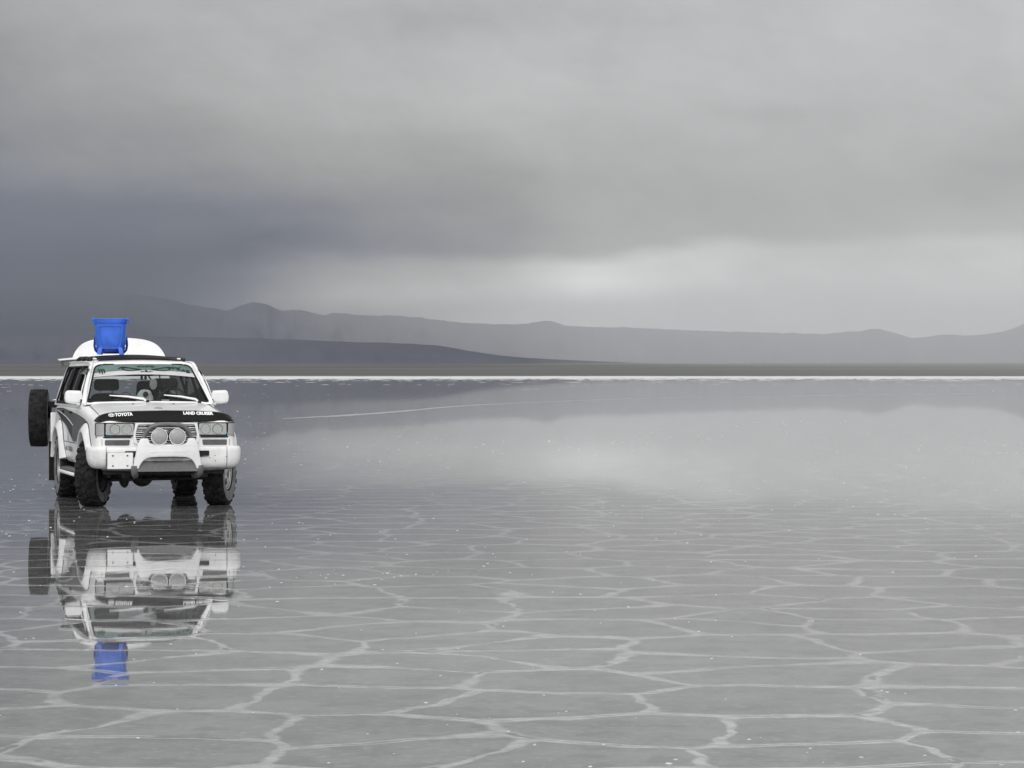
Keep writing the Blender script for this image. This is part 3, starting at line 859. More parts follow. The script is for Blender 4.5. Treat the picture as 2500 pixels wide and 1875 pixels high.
# ---- wheels
def make_wheel(full=True, lug=1.0):
    root = empty('wheel', (0, 0, 0), 0, car)
    prof = [(-.105, .222), (-.128, .235), (-.146, .285), (-.150, .325), (-.143, .370), (-.128, .396), (-.08, .404), (0, .406), (.08, .404), (.128, .396), (.143, .370), (.150, .325), (.146, .285), (.128, .235), (.105, .222)]
    t = MB(); t.lathe(prof, 56, 'X')
    tyre = t.build('tyre', M['tyre'], root, angle=60)
    l = MB(); n = 22
    for i in range(n):
        for sgn in (-1, 1):
            a = 2 * math.pi * (i + (.5 if sgn > 0 else 0)) / n
            ca, sa = math.cos(a), math.sin(a)
            R = Matrix(((1, 0, 0), (0, ca, -sa), (0, sa, ca)))          # local y -> radial
            long_ = .052 if i % 2 else .040
            l.box(Vector((sgn * .098, .405 * ca, .405 * sa)), (.068, .026, .062), R @ Matrix.Rotation(sgn * .25, 3, 'Y'))
            l.box(Vector((sgn * .130, .390 * ca, .390 * sa)), (.020, .044 if i % 2 else .030, .050), R @ Matrix.Rotation(-sgn * .55, 3, 'Z'))
            a2 = a + math.pi / n * .6; ca, sa = math.cos(a2), math.sin(a2)
            R2 = Matrix(((1, 0, 0), (0, ca, -sa), (0, sa, ca)))
            l.box(Vector((sgn * .033, .409 * ca, .409 * sa)), (.060, .026, .058), R2 @ Matrix.Rotation(-sgn * .5, 3, 'Y'))
    if lug < 1:      # road tread of the spare: shallow ribs
        l = MB()
        for i in range(60):
            a = 2 * math.pi * i / 60; ca, sa = math.cos(a), math.sin(a); R = Matrix(((1, 0, 0), (0, ca, -sa), (0, sa, ca)))
            for x in (-.105, -.053, 0, .053, .105):
                rr_ = .404 if abs(x) < .08 else .400
                l.box(Vector((x + .004 * (i % 2), rr_ * ca, rr_ * sa)), (.044, .014, .034), R @ Matrix.Rotation(.35 if x > 0 else -.35, 3, 'Y'))
    l.build('tread', M['tyre'], tyre, smooth=False)
    for sgn in (-1, 1):
        w = MB(); w.lathe([(sgn * .1295, .240), (sgn * .1485, .286), (sgn * .1520, .322), (sgn * .1465, .366)], 56, 'X')
        w.build('sidewall', M['tyre_dusty'], tyre, angle=60)
    rm = MB(); rm.lathe([(.112, .226), (.118, .220), (.112, .208), (.06, .195), (-.05, .190), (-.10, .205), (-.115, .224)][2:], 48, 'X')
    rim = rm.build('rim', M['grey'], root)
    MB().lathe([(.112, .226), (.118, .221), (.114, .210), (.098, .204)], 48, 'X').build('rim_lip', M['silver'], rim)
    holes = []
    for k in range(5):
        a = 2 * math.pi * k / 5
        hp = [(.092, -.20), (.168, -.36), (.182, 0), (.168, .36), (.092, .20)]
        hp = fillet([(r * math.cos(a + d), r * math.sin(a + d)) for r, d in ((.085, -.36), (.176, -.42), (.184, 0), (.176, .42), (.085, .36))], .018, 3)
        holes.append(hp)
    disc = [(.205 * math.cos(2 * math.pi * k / 48), .205 * math.sin(2 * math.pi * k / 48)) for k in range(48)]
    plate('spokes', disc, holes, .028, lambda x, y, w: Vector((.085 - .05 * max(0, .12 - math.hypot(x, y)) + w, x, y)), M['silver'], rim, bevel=.006)
    MB().lathe([(.06, .05), (.10, .046), (.108, .03), (.110, .002)], 20, 'X').build('hub_cap', M['silver'], rim)
    MB().lathe([(.045, .002), (.045, .19)], 32, 'X').build('brake_disc', M['dark'], rim)
    MB().lathe([(-.05, .002), (-.052, .185)], 32, 'X').build('backing_plate', M['under'], rim)
    return root
def copy_tree(o, parent):
    c = o.copy(); COL.objects.link(c); c.parent = parent
    for ch in [x for x in bpy.data.objects if x.parent == o]: copy_tree(ch, c)
    return c
w0 = make_wheel()
STEER = rad(-23)
spots = [(.80, 0, .418, STEER), (-.80, 0, .418, STEER + math.pi), (.80, 2.85, .418, 0), (-.80, 2.85, .418, math.pi)]
for i, (x, y, z, rz) in enumerate(spots):
    w = w0 if i == 0 else copy_tree(w0, car)
    w.scale = (.93, 1, 1); w.location = (x, y, z); w.rotation_euler = ((.95, .4, .2, .7)[i], 0, rz)
# spare on the swung-out carrier
sp = make_wheel(lug=.3); sp.name = 'spare_wheel'
sp.location = (-1.010, 4.42, 1.045); sp.rotation_euler = (.3, 0, rad(180 - 10)); sp.scale = (.88, .985, .985)
cr = MB(); cr.box((-.80, 4.25, 1.235), (.24, .06, .085)); carrier = cr.build('spare_carrier', M['trim'], car, bevel=.006)
MB().box((-.868, 4.36, 1.16), (.03, .22, .24)).build('wheel_bracket', M['trim'], carrier, bevel=.004)
MB().tube([(-.70, 4.22, 1.24), (-.70, 4.18, .95), (-.72, 4.02, .66)], .028, 10).build('post', M['trim'], carrier)
MB().tube([(-.845, 4.30, 1.286), (-.80, 4.28, 1.300), (-.76, 4.26, 1.285)], .010, 8).build('latch', M['chrome'], carrier)
MB().box((-.872, 3.93, .895), (.065, .03, .47)).build('rear_panel', M['paint'], car, bevel=.012)

# ---- underbody
un = MB()
un.box((0, .9, .455), (1.05, 3.0, .10)); un.box((0, -.60, .455), (1.5, .20, .07))
und = un.build('chassis', M['under'], car, bevel=.01)
for sg in (-1, 1): MB().box((sg * .48, 1.4, .44), (.11, 4.2, .13)).build('rail', M['under'], und, bevel=.01)
ax = MB().tube([(-.70, 0, .40), (-.40, 0, .395), (.4, 0, .395), (.70, 0, .40)], .062, 14).build('front_axle', M['under'], car)
MB().lathe([(-.18, .03), (-.16, .09), (-.10, .125), (-.02, .138), (.08, .132), (.14, .09), (.22, .055)], 24, 'Y', (-.190, -.02, .378)).build('differential', M['under'], ax)
mb = MB()
mb.tube([(-.435, -.16, .40), (-.435, -.16, .30), (-.43, -.16, .255), (-.43, -.16, .235)], [.08, .062, .04, .015], 12)
mb.build('bump_stop', M['under'], ax)
MB().tube([(-.60, -.20, .335), (0, -.22, .345), (.60, -.20, .35)], .020, 10).build('tie_rod', M['under'], ax)
for sg in (-1, 1):
    MB().tube([(sg * .53 + .06 * math.cos(t), .06 * math.sin(t), .40 + t * .0085) for t in [i * .35 for i in range(90)]], .011, 6).build('coil_spring', M['under'], ax)
    MB().tube([(sg * .62, -.10, .36), (sg * .60, -.06, .70)], .032, 10).build('damper', M['grey'], ax)
    MB().lathe([(-.06, .05), (0, .075), (.06, .06)], 14, 'X', (sg * .62, 0, .40)).build('knuckle', M['under'], ax)
ra = MB().tube([(-.70, 2.85, .40), (.70, 2.85, .40)], .06, 12).build('rear_axle', M['under'], car)
MB().lathe([(-.15, .03), (-.12, .11), (0, .15), (.12, .11), (.2, .05)], 20, 'Y', (0, 2.85, .40)).build('differential', M['under'], ra)
MB().tube([(.30, 1.2, .37), (.34, 2.2, .36), (.34, 3.2, .38)], .075, 12).build('exhaust', M['under'], car)
MB().box((0, 3.35, .47), (1.1, .5, .2)).build('fuel_tank', M['under'], car, bevel=.03)

# ---- sills, steps, mud flaps, rear bumper
for sg in (-1, 1):
    st_ = MB(); st_.grid(lambda a, b: (sg * (.78 + .17 * b), .72 + 1.62 * a, .395 + .012 * math.sin(math.pi * b)), 24, 6)
    o = st_.build('side_step', M['grey'], car); s_ = o.modifiers.new('s', 'SOLIDIFY'); s_.thickness = .03; s_.offset = 1 if sg < 0 else -1
    MB().tube([(sg * .90, .66, .37), (sg * .955, .76, .372), (sg * .962, 1.5, .372), (sg * .957, 2.25, .372), (sg * .90, 2.38, .37)], .024, 10).build('edge_trim', M['plastic_white'], o)
    o = MB().box((sg * .885, 3.42, .47), (.20, .014, .54)).build('mud_flap', M['rubber'], car, bevel=.004)
    MB().box((sg * .80, .60, .42), (.22, .012, .26)).build('mud_flap', M['rubber'], car, bevel=.004)
    # grey lower door cladding
    def clad(a, b): 
        v = .58 + 1.66 * a; z = .53 + .235 * b
        return (sg * (side_u(v, z) + .006 - .004 * abs(b - .5)), v, z)
    o = MB().grid(clad, 30, 8).build('door_cladding', M['paint'], car)
    for word, x0 in (('LAND', 0), ('CRUISER', .42)):
        text('lettering', word, .085, (lambda x, y, w, sg=sg, x0=x0: Vector((sg * (side_u(1.5, .68 + y * .6) + .012), (2.20 - x - x0) if sg < 0 else (1.0 + x + x0), .655 + y))), M['stripe'], o, bold=.02, sx=1.35)
    rb = MB(); rb.box((0, 3.93, .56), (1.84, .16, .20))
rb.build('rear_bumper', M['paint'], car, bevel=.03)

# ---- swoosh on the flanks
UPP = [(3.42, 1.190), (2.70, 1.206), (1.75, 1.172), (.80, 1.135), (.25, 1.098), (-.06, 1.062)]
LOW = [(3.42, 1.168), (2.70, 1.058), (2.06, .973), (1.62, .872), (1.27, .785), (.62, .80), (.40, .925), (.1, 1.03), (-.06, 1.055)]
for sg in (-1, 1):
    def sw(a, b, lo=0, hi=1, off=.005):
        v = 3.42 - 3.48 * a; z0 = interp(LOW, v) if False else interp(sorted(LOW), v); z1 = interp(sorted(UPP), v)
        z = z0 + (z1 - z0) * (lo + (hi - lo) * b)
        return (sg * (side_u(v, min(z, 1.225)) + off), v, z)
    swo = MB().grid(sw, 70, 8).build('side_stripe', M['stripe'], car)
    MB().grid(lambda a, b: sw(.02 + a * .55, b, .05, .45, .007), 50, 5).build('dark_band', M['stripe_black'], swo)
    MB().tube([sw(k / 40, 1.0) for k in range(41)], .006, 6).build('outline', M['stripe_black'], swo)
    MB().tube([sw(.05 + .55 * k / 40, .55) for k in range(41)], .004, 6).build('outline', M['white_decal'], swo)
    for v in (1.66, 2.52):
        h = MB(); h.box((sg * (side_u(v, 1.16) + .018), v, 1.165), (.022, .17, .030)); h.build('door_handle', M['trim'], car, bevel=.006)

# ---- greenhouse
def gu(z):  # flank leaning in above the belt line
    return interp([(1.20, .868), (1.26, .858), (1.50, .792), (1.70, .722), (1.80, .682), (1.86, .64)], z)
side_out = fillet([(.80, 1.225), (3.80, 1.235), (3.775, 1.40), (3.66, 1.835), (1.36, 1.835), (1.20, 1.785), (.765, 1.30)], [.01, .01, .05, .05, .1, .08, .02], 5)
open_out = fillet([(.90, 1.285), (3.60, 1.285), (3.50, 1.755), (1.36, 1.765), (1.235, 1.735)], [.03, .05, .07, .08, .06], 5)
for sg in (-1, 1):
    fr = plate('side_frame', side_out, [open_out], .035, lambda x, y, w: Vector((sg * (gu(y) - .012 + w), x, y)), M['paint'], car, bevel=.005, cuts=.15)
    MB().tube([(sg * (gu(p[1]) + .004), p[0], p[1]) for p in open_out], .014, 6, True).build('window_seal', M['rubber'], fr)
    for v0, v1 in ((1.80, 1.76), (2.74, 2.68)):
        MB().tube([(sg * (gu(1.285 + .47 * k / 6) - .004), v0 + (v1 - v0) * k / 6, 1.285 + .47 * k / 6) for k in range(7)], .035, 8).build('window_post', M['trim'], fr)
    plate('side_glass', open_out, [], .005, lambda x, y, w: Vector((sg * (gu(y) - .018 + w), x, y)), M['tint'], fr, cuts=.15)
    # chrome-edged wind deflector on the front door window
    MB().tube([(sg * (gu(z) + .03), v, z) for v, z in ((1.45, 1.668), (1.25, 1.672), (1.08, 1.655), (1.02, 1.60), (.97, 1.50), (.93, 1.40), (.90, 1.36))], .008, 8).build('visor_edge', M['chrome'], fr)
    MB().grid(lambda a, b: (sg * (gu(1.67 + .07 * b) + .028 * (1 - b) + .002), 1.10 + .62 * a, 1.67 + .07 * b), 10, 4).build('rain_visor', M['gloss'], fr)
    MB().tube([(sg * (gu(1.80) + .006), v, z) for v, z in ((.76, 1.335), (1.20, 1.782), (1.38, 1.818), (2.5, 1.825), (3.6, 1.820))][1:], .009, 6).build('rain_gutter', M['paint'], fr)
    MB().tube([(sg * (gu(1.262) + .004), v, 1.268) for v in (.86, 1.5, 2.5, 3.6)], .008, 6).build('belt_moulding', M['chrome'], fr)

# windscreen: rounded, bowed outline given in (u, t)
def wmap(x, y, w=0):
    """x across, y height fraction 0..1 -> bowed raked pane"""
    z = 1.316 + .476 * y - .020 * (abs(x) / .78) ** 2.2 * (.6 + .4 * y)
    v = .665 + .555 * y + .085 * (abs(x) / .75) ** 2
    return Vector((x, v - w * .75, z + w * .65))
def shape(e, r):
    return fillet([(-.785 - e, -.01 - e * 1.2), (.785 + e, -.01 - e * 1.2), (.70 + e, .52), (.618 + e, 1.0 + e * 1.4), (-.618 - e, 1.0 + e * 1.4), (-.70 - e, .52)], [.03, .03, .3, r, r, .3], 7)
wp = shape(0, .12)
wf = plate('windscreen_frame', shape(.052, .15), [wp], .03, lambda x, y, w: wmap(x, y, w - .006), M['paint'], car, bevel=.004, cuts=.15)
MB().tube([wmap(x, y, .010) for x, y in wp], .011, 8, True).build('windscreen_seal', M['rubber'], wf)
ws = plate('windscreen', wp, [], .005, lambda x, y, w: wmap(x, y, w), M['wind'], car, cuts=.12)
# sun strip along the top
def yb(x): return .72 - .055 * (abs(x) / .68) ** 2 * 0 - .0 * x
def strip(a, b, lo, hi, off):
    y = lo + (hi - lo) * b - .062 * (2 * a - 1) ** 2 * (1 - b)
    e = interp([(.5, .703), (.85, .655), (.93, .628), (.97, .595), (1.0, .54)], lo + (hi - lo) * b)
    return tuple(wmap(-e + 2 * e * a, y, off))
bn = MB().grid(lambda a, b: strip(a, b, .715, .985, .006), 50, 10).build('sun_strip', M['banner'], ws)
MB().grid(lambda a, b: strip(a, b, .835 + .04 * (abs(a - .5) * 2) ** 2 * 0, .985, .009), 50, 8).build('green_band', M['banner_green'], bn)
MB().grid(lambda a, b: strip(a, b * .05, .703, .95, .0085), 50, 2).build('strip_edge', M['decal'], bn)
def dp(x, y, w=0): return wmap(x, y, .013 + w)
mb = MB()   # three claw strokes
for k, (x0, ln) in enumerate(((-.588, .105), (-.556, .125), (-.525, .10))):
    mb.tube([dp(x0 - .014, .862), dp(x0, .862), dp(x0 + .004, .85), dp(x0 + .012, .80), dp(x0 + .010, .862 - ln), dp(x0 + .018, .85 - ln)], [.003, .008, .009, .008, .006, .001], 6)
mb.build('claw_mark', M['decal'], bn)
mb = MB()   # a pair of slanted eyes
for sg in (-1, 1):
    c0 = .03
    top = [(.075, .848), (.10, .838), (.17, .868), (.25, .895), (.32, .905), (.355, .89), (.385, .862)]
    bot = [(.105, .835), (.17, .822), (.25, .818), (.30, .832), (.318, .86), (.312, .89), (.32, .905)]
    mb.tube([dp(c0 + sg * (x - .01), y) for x, y in top], [.006, .010, .007, .007, .010, .008, .002], 6)
    mb.tube([dp(c0 + sg * (x - .01), y) for x, y in bot], [.009, .006, .006, .008, .012, .010, .006], 6)
mb.build('eye_graphic', M['decal'], bn)
text('lettering', 'MONSTER', .034, lambda x, y, w: dp(.03 + x, .905 + y * 1.8, w), M['decal'], bn, bold=.02, sx=1.5, align='CENTER')
text('lettering', 'ENERGY', .024, lambda x, y, w: dp(.03 + x, .775 + y * 1.8, w), M['decal'], bn, bold=.05, sx=1.3, spacing=1.5, align='CENTER')
mb = MB()   # jagged word sloping down on the right
for k, gl in enumerate(([(0, 0), (.01, .07), (.03, .01), (.05, .06), (.055, 0)], [(.05, .07), (0, .06), (.03, .03), (0, 0), (.055, .005)], [(0, 0), (.025, .06), (.05, 0), (.015, .025)], [(.0, .065), (.05, .06), (.01, .03), (.05, 0), (.0, .005)])):
    mb.tube([dp(.375 + k * .060 + x, .875 - k * .034 + y * .9) for x, y in gl], .006, 5)
mb.build('graffiti_mark', M['decal'], bn)

# wipers
for (u0, u1) in ((-.045, -.50), (.64, .20)):
    arm = MB().tube([wmap(u0, -.02, .02), wmap(u0 - .03, .02, .03), wmap((u0 + u1) / 2, .085, .030), wmap(u1, .135, .022)], [.014, .016, .013, .007], 8).build('wiper', M['plastic_white'], car)
    MB().tube([wmap(u0 - .02, .015, .012), wmap((u0 + u1) / 2, .045, .010), wmap(u1 + .02, .118, .010)], .007, 6).build('blade', M['rubber'], arm)
    MB().lathe([(-.012, .022), (.02, .020), (.028, .004)], 12, 'Z', wmap(u0 + .02, -.045, .02)).build('pivot_cap', M['trim'], arm)
MB().box(wmap(.22, .055, -.03), (.10, .02, .025)).build('sticker', M['paper'], ws)

# roof shell with a crown, windscreen header to tail
def roofz(v): return smooth_tab([(1.19, 1.803), (1.235, 1.818), (1.28, 1.830), (1.45, 1.850), (1.9, 1.872), (2.6, 1.878), (3.4, 1.868), (3.74, 1.852)], v)
def roof(a, b):
    v = 1.245 + 2.495 * b ** 1.15; s = -1 + 2 * a
    e = .688 if v > 1.35 else .688 - .05 * ((1.35 - v) / .105) ** 1.5
    c = abs(s)
    z = roofz(v) - (.032 * c ** 2 + (.050 * max(0, (c - .80) / .20) ** 2))
    return (s * e, v, z)
rf = MB().grid(roof, 41, 34).build('roof', M['paint'], car); sm = rf.modifiers.new('s', 'SOLIDIFY'); sm.thickness = .018; sm.offset = -1
MB().grid(lambda a, b: (roof(.06 + .88 * a, b)[0] * .93, roof(a, b)[1] + .02, roof(.06 + .88 * a, b)[2] - .05), 20, 12).build('headliner', M['cabin'], rf)
# sunroof deflector
def sdef(a, b):
    u = -.545 + 1.09 * a; s = abs(u) / .545
    return (u, 1.47 + .05 * s ** 3 + .06 * b, roofz(1.47) - .028 * (u / .688) ** 2 + .004 + .040 * b * (1 - .6 * s ** 6))
o = MB().grid(sdef, 40, 4).build('sunroof_deflector', M['gloss'], rf); sm = o.modifiers.new('s', 'SOLIDIFY'); sm.thickness = .012
MB().box((0, 1.95, roofz(1.95) + .004), (.80, .62, .010)).build('sunroof_glass', M['gloss'], rf, bevel=.004)
MB().box((-.05, 1.17, 1.665), (.34, .03, .05)).build('sun_visor', M['wheelrim'], rf, bevel=.008)

# roof rack
def arch(u, z0): return z0 + .040 * (1 - (u / .62) ** 2)
rk = MB().tube([(-.62 + 1.24 * i / 20, 1.86, arch(-.62 + 1.24 * i / 20, 1.860)) for i in range(21)], .017, 8)
rack = rk.build('roof_rack', M['trim'], car)
for v in (2.40, 3.0):
    MB().tube([(-.62 + 1.24 * i / 20, v, arch(-.62 + 1.24 * i / 20, 1.868)) for i in range(21)], .019, 8).build('cross_bar', M['trim'], rack)
for sg in (-1, 1):
    MB().tube([(sg * .62, 1.74, 1.845), (sg * .62, 1.82, 1.868), (sg * .61, 2.2, 1.885), (sg * .61, 3.0, 1.885), (sg * .62, 3.3, 1.84)], .017, 8).build('side_rail', M['trim'], rack)
    for v in (1.86, 2.40, 3.0): MB().box((sg * .625, v, 1.852), (.06, .07, .05)).build('rack_foot', M['trim'], rack, bevel=.008)
    MB().box((sg * .56, 1.80, 1.868), (.05, .02, .02)).build('clip', M['plastic_white'], rack, bevel=.004)

# tailgate lifted above the roof, spoiler below it
tl = [(-.655, 0), (-.642, .06), (-.595, .145), (-.52, .222), (-.42, .270), (-.30, .297), (-.12, .313), (0, .315)]
tl = tl + [(-x, y) for x, y in tl[-2::-1]]
tail = []
for i in range(len(tl) - 1):
    P = [Vector(tl[max(0, min(len(tl) - 1, k))]) for k in (i - 1, i, i + 1, i + 2)]
    for k in range(4):
        t = k / 4; tail.append(tuple(.5 * ((2 * P[1]) + (P[2] - P[0]) * t + (2 * P[0] - 5 * P[1] + 4 * P[2] - P[3]) * t * t + (3 * P[1] - P[0] - 3 * P[2] + P[3]) * t ** 3)))
tail = [(x + .025, y) for x, y in tail + [tl[-1]]]
def tmap(x, y, w): return Vector((x, 3.74 + .01 * y / .325 + w, 1.855 + y - .03 * (x / .65) ** 2 * 0))
tg = plate('tailgate', tail, [], .045, tmap, M['paint'], car, bevel=.012, cuts=.2)
plate('tailgate_seal', [(x * .94, y * .94 + .005) for x, y in tail], [], .02, lambda x, y, w: tmap(x, y, w + .036), M['trim'], tg)
for sg in (-1, 1): MB().tube([(sg * .60, 3.74, 1.55), (sg * .585, 3.95, 2.0)], .010, 8).build('gas_strut', M['grey'], tg)
def spoil(a, b):
    u = -.835 + 1.67 * a; s = abs(u) / .835
    return (u, 3.50 + .22 * b, 1.905 - .045 * s ** 2.2 + .012 * b)
sp_ = MB().grid(spoil, 40, 5).build('rear_spoiler', M['paint'], car); sm = sp_.modifiers.new('s', 'SOLIDIFY'); sm.thickness = .016; sm.offset = -1
for sg in (-1, 1):
    e = MB(); e.rings([[(sg * x, y, z) for x, y, z in ((.79, 3.53, 1.852), (.62, 3.53, 1.872), (.62, 3.53, 1.775), (.77, 3.53, 1.772))], [(sg * x, y, z) for x, y, z in ((.80, 3.70, 1.858), (.62, 3.70, 1.88), (.62, 3.70, 1.775), (.78, 3.70, 1.772))]])
    e.build('end_block', M['tube'], sp_, bevel=.01)

# antenna along the right A-pillar
an = MB().tube([(-.805, .72, 1.255), (-.790, .74, 1.40), (-.73, .90, 1.66), (-.668, 1.05, 1.84), (-.655, 1.08, 1.90)], [.006, .005, .004, .003, .002], 6).build('antenna', M['silver'], car)
MB().lathe([(0, .018), (.02, .016), (.03, .006)], 12, 'Z', (-.808, .715, 1.232)).build('antenna_base', M['trim'], an)

# mirrors
for sg in (-1, 1):
    oo = fillet([(.835, 1.300), (.870, 1.445), (1.055, 1.452), (1.072, 1.36), (1.060, 1.296), (.95, 1.272)], [.02, .03, .045, .05, .04, .04], 5)
    oo = [(.95 + (x - .95) * 1.07 - (.018 if sg < 0 else 0), 1.365 + (y - 1.365) * 1.06) for x, y in oo]
    mr = plate('wing_mirror', [(sg * x, y) for x, y in oo], [], .10, lambda x, y, w: Vector((x, .90 - w + .06 * (abs(x) - .83), y)), M['plastic_white'], car, bevel=.028)
    plate('mirror_glass', [(sg * (.95 + (x - .95) * .86), 1.365 + (y - 1.365) * .86) for x, y in oo], [], .004, lambda x, y, w: Vector((x, .954 + w + .06 * (abs(x) - .83), y)), M['chrome'], mr)
    MB().box((sg * .862, .90, 1.280), (.10, .08, .045)).build('mirror_foot', M['plastic_white'], mr, bevel=.012)
    plate('mirror_mount', [(sg * x, y) for x, y in ((.862, 1.255), (.862, 1.34), (.836, 1.34), (.838, 1.255))], [], .12, lambda x, y, w: Vector((x, .88 + w, y)), M['rubber'], mr)

# cabin
dk = MB().box((0, 2.22, 1.264), (1.60, 3.05, .012)).build('cabin_floor', M['cabin'], car)
def dash(a, b):
    u = -.76 + 1.52 * a; v = .72 + .52 * b
    return (u, v, 1.285 + .035 * math.sin(math.pi * min(1, b * 1.1)) + .055 * math.exp(-((u - .40) / .19) ** 2) * min(1, b * 1.6) - .25 * max(0, b - .9))
dash_o = MB().grid(dash, 40, 14).build('dashboard', M['dash'], car)
sw_ = MB().tube([(.40 + .185 * math.cos(t), 1.33 - .07 * math.sin(t), 1.30 + .178 * math.sin(t)) for t in [i * math.pi / 18 for i in range(36)]], .015, 8, True).build('steering_wheel', M['wheelrim'], car)
MB().lathe([(-.02, .06), (.03, .055), (.035, .004)], 16, 'Y', (.40, 1.32, 1.31)).build('horn_pad', M['wheelrim'], sw_)
for sg, zz in ((-1, 0), (1, 0)):
    uc = -.395 if sg < 0 else .39
    st0 = plate('front_seat', fillet([(uc - .22, 1.20), (uc + .22, 1.20), (uc + .20, 1.385), (uc + .10, 1.41), (uc - .10, 1.41), (uc - .20, 1.385)], .05), [], .14, lambda x, y, w: Vector((x, 1.80 - w + .35 * (y - 1.2), y)), M['seat'], car, bevel=.03)
    hr = plate('headrest', fillet([(uc - .165, 1.445), (uc + .165, 1.445), (uc + .160, 1.60), (uc - .160, 1.60)], .055, 6), [], .11, lambda x, y, w: Vector((x, 1.86 - w, y)), M['seat'], st0, bevel=.03)
    for du in (-.075, .075): MB().tube([(uc + du, 1.86, 1.40), (uc + du, 1.86, 1.46)], .007, 8).build('headrest_post', M['chrome'], st0)
o = plate('rear_seat', fillet([(-.64, 1.2), (.64, 1.2), (.62, 1.33), (-.62, 1.33)], .04), [], .12, lambda x, y, w: Vector((x, 2.65 - w, y)), M['seat'], car, bevel=.03)
o = plate('rear_headrest', fillet([(.10, 1.33), (.58, 1.33), (.56, 1.57), (.12, 1.57)], .06), [], .10, lambda x, y, w: Vector((x, 2.62 - w, y)), M['seat'], car, bevel=.03)
mi = plate('inner_mirror', [(.105 + .05 * math.cos(t), 1.535 + .075 * math.sin(t)) for t in [i * math.pi / 12 for i in range(24)]], [], .03, lambda x, y, w: Vector((x, 1.02 - w, y)), M['lens'], car, bevel=.008)
MB().box((.27, 1.04, 1.545), (.30, .03, .13)).build('mirror_housing', M['seat'], mi, bevel=.02)
MB().tube([(.02, 1.12, 1.72), (.06, 1.06, 1.62), (.10, 1.03, 1.57)], .010, 8).build('mirror_stem', M['trim'], mi)
for u in (-.035, .015): MB().lathe([(-.03, .004), (-.02, .016), (.0, .020), (.02, .012), (.03, .003)], 10, 'Z', (u, 1.1, 1.62)).build('hanging_charm', M['bag'], mi)
MB().tube([(.665, 1.78, 1.70), (.655, 1.76, 1.5), (.66, 1.72, 1.27)], .018, 6).build('seat_belt', M['wheelrim'], car)
MB().box((.60, 1.30, 1.62), (.03, .04, .09), (0, .3, 0)).build('grab_handle', M['plastic_white'], car, bevel=.01)

# ================================================================== things on and in the car
def world(p): return CAR_O + Matrix.Rotation(YAW, 3, 'Z') @ Vector(p)
def sup(rx, ry, z, n=32, e=3.2, cx=0, cy=0):
    o = []
    for k in range(n):
        t = 2 * math.pi * k / n; c, s = math.cos(t), math.sin(t)
        o.append((cx + rx * math.copysign(abs(c) ** (2 / e), c), cy + ry * math.copysign(abs(s) ** (2 / e), s), z))
    return o

tub = empty('plastic_tub', world((-.305, 2.13, 1.925)), YAW - rad(9))
tag(tub, 'bright blue plastic tub with two stubby feet standing upright on the roof rack', 'tub')
tw = MB(); hs = [(.052, .160, .142, 3.2), (.075, .180, .162, 3.4), (.14, .199, .178, 3.8), (.19, .205, .182, 4), (.40, .209, .185, 4.2), (.455, .211, .187, 4.2)]
inner = [(.455, .196, .172, 4.2), (.10, .170, .150, 3.6)]
tw.rings([sup(rx, ry, z, 40, e) for z, rx, ry, e in hs] + [sup(rx, ry, z, 40, e) for z, rx, ry, e in inner])
tub_wall = tw.build('tub_wall', M['blue'], tub, angle=50)
rr = MB()
for z0, z1, k in ((.408, .425, 1.02), (.43, .452, 1.035), (.456, .480, 1.03)):
    rr.rings([sup(.205 * k, .182 * k, z0, 40, 4.2), sup(.212 * k, .189 * k, (z0 + z1) / 2, 40, 4.2), sup(.205 * k, .182 * k, z1, 40, 4.2), sup(.190, .168, z1, 40, 4.2), sup(.190, .168, z0, 40, 4.2)], False, False)
rr.build('rim', M['blue'], tub, angle=35)
plate('front_panel', fillet([(-.135, .075), (.135, .075), (.172, .385), (-.172, .385)], [.05, .05, .02, .02]), [fillet([(-.115, .095), (.115, .095), (.152, .372), (-.152, .372)], [.04, .04, .02, .02])], .010,
      lambda x, y, w: Vector((x, -.176 - .05 * (y - .075) - w + .25 * x * x, y)), M['blue'], tub, bevel=.003)
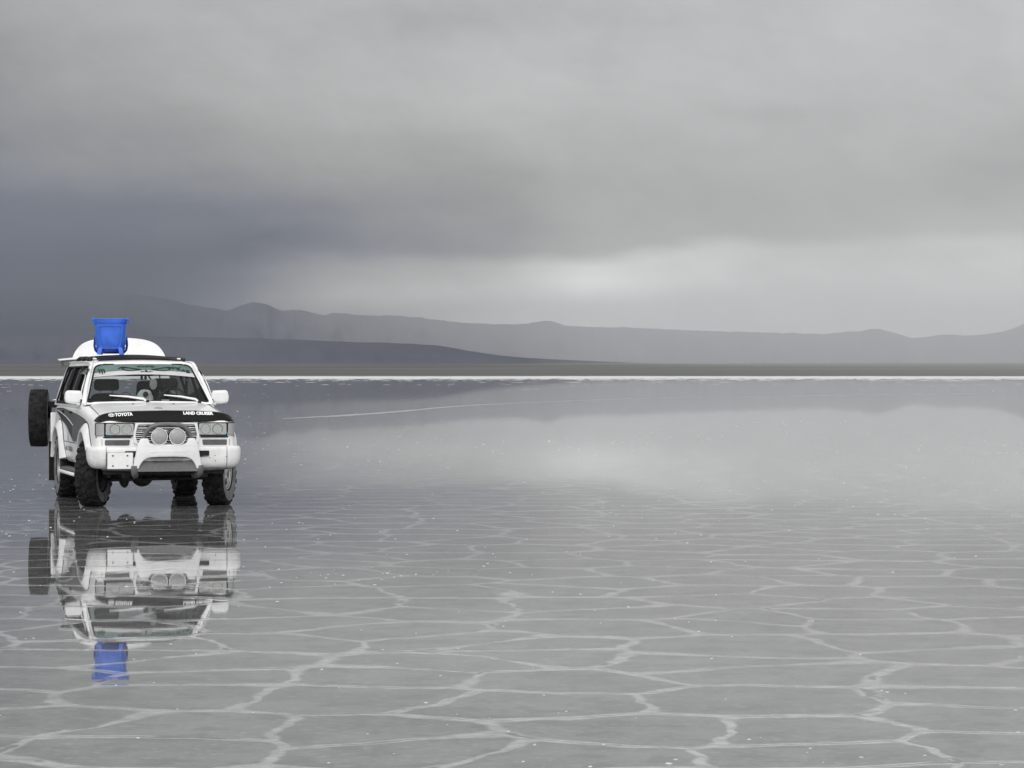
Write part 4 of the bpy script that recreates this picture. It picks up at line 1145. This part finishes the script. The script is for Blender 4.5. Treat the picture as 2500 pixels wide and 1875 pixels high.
for sg in (-1, 1):
    h = plate('handle', fillet([(sg * .205, .40), (sg * .248, .408), (sg * .252, .47), (sg * .238, .495), (sg * .205, .49)], .014), [fillet([(sg * .217, .422), (sg * .238, .424), (sg * .238, .452), (sg * .217, .455)], .006)], .10, lambda x, y, w: Vector((x, -.06 + w, y)), M['blue'], tub, bevel=.006)
    ft = MB()
    o4 = [sup(.030, .028, z, 16, 5, sg * x, y) for z, x, y in ((.095, .128, -.165), (.04, .140, -.195), (0.0, .148, -.215))]
    i4 = [sup(.020, .018, z, 16, 5, sg * x, y) for z, x, y in ((0.0, .148, -.215), (.03, .142, -.20))]
    ft.rings(o4 + i4); ft.build('foot', M['blue'], tub, bevel=.002)
    ft = MB(); ft.rings([sup(.030, .028, z, 16, 5, sg * x, y) for z, x, y in ((.095, .128, .13), (0.0, .140, .16))]); ft.build('foot', M['blue_dark'], tub)
    MB().tube([(sg * x, y, z) for x, y, z in ((.204, .02, .24), (.212, .03, .18), (.216, .04, .12), (.205, .05, .060), (.16, .06, .015))], .016, 8).build('side_strap', M['blue_dark'], tub)
bs = MB(); bs.rings([sup(.10, .10, .012, 32, 2.4), sup(.17, .16, .030, 32, 2.6), sup(.195, .18, .085, 32, 2.8), sup(.190, .172, .115, 32, 3)]); bs.build('base', M['blue_dark'], tub)

hat = empty('sun_hat', world((-.01, .98, 1.318)), YAW)
tag(hat, 'crumpled pale cloth hat with dark knot lying on the dashboard behind the windscreen', 'hat')
def crown(a, b):
    t = 2 * math.pi * a; r = interp([(0, .125), (.35, .105), (.7, .085), (.9, .06), (1, .004)], b)
    k = 1 + .16 * nz(math.cos(t) * 1.6, math.sin(t) * 1.6, b * 2.2)
    return (r * k * math.cos(t), r * .8 * k * math.sin(t), .145 * b ** .8 + .012 * nz(math.cos(t) * 3, math.sin(t) * 3, 4))
MB().grid(crown, 32, 12, closeu=True).build('crown', M['cloth'], hat)
MB().lathe([(-.03, .004), (-.02, .026), (0, .036), (.02, .028), (.03, .006)], 14, 'Y', (-.005, -.095, .085)).build('knot', M['bag'], hat)
bag = empty('dark_bag', world((-.26, 1.00, 1.316)), YAW)
tag(bag, 'low dark cloth bag with thin loop handle on the dashboard beside the pale hat', 'bag')
MB().grid(lambda a, b: (.17 * math.cos(2 * math.pi * a) * (1 - .75 * b ** 2), .08 * math.sin(2 * math.pi * a) * (1 - .8 * b ** 2), .075 * b * (1 + .2 * nz(a * 6, b * 3))), 28, 8, closeu=True).build('bag_body', M['bag'], bag)
MB().tube([(-.07 + .14 * k / 10, -.02, .06 + .055 * math.sin(math.pi * k / 10)) for k in range(11)], .005, 6).build('loop_handle', M['bag'], bag)
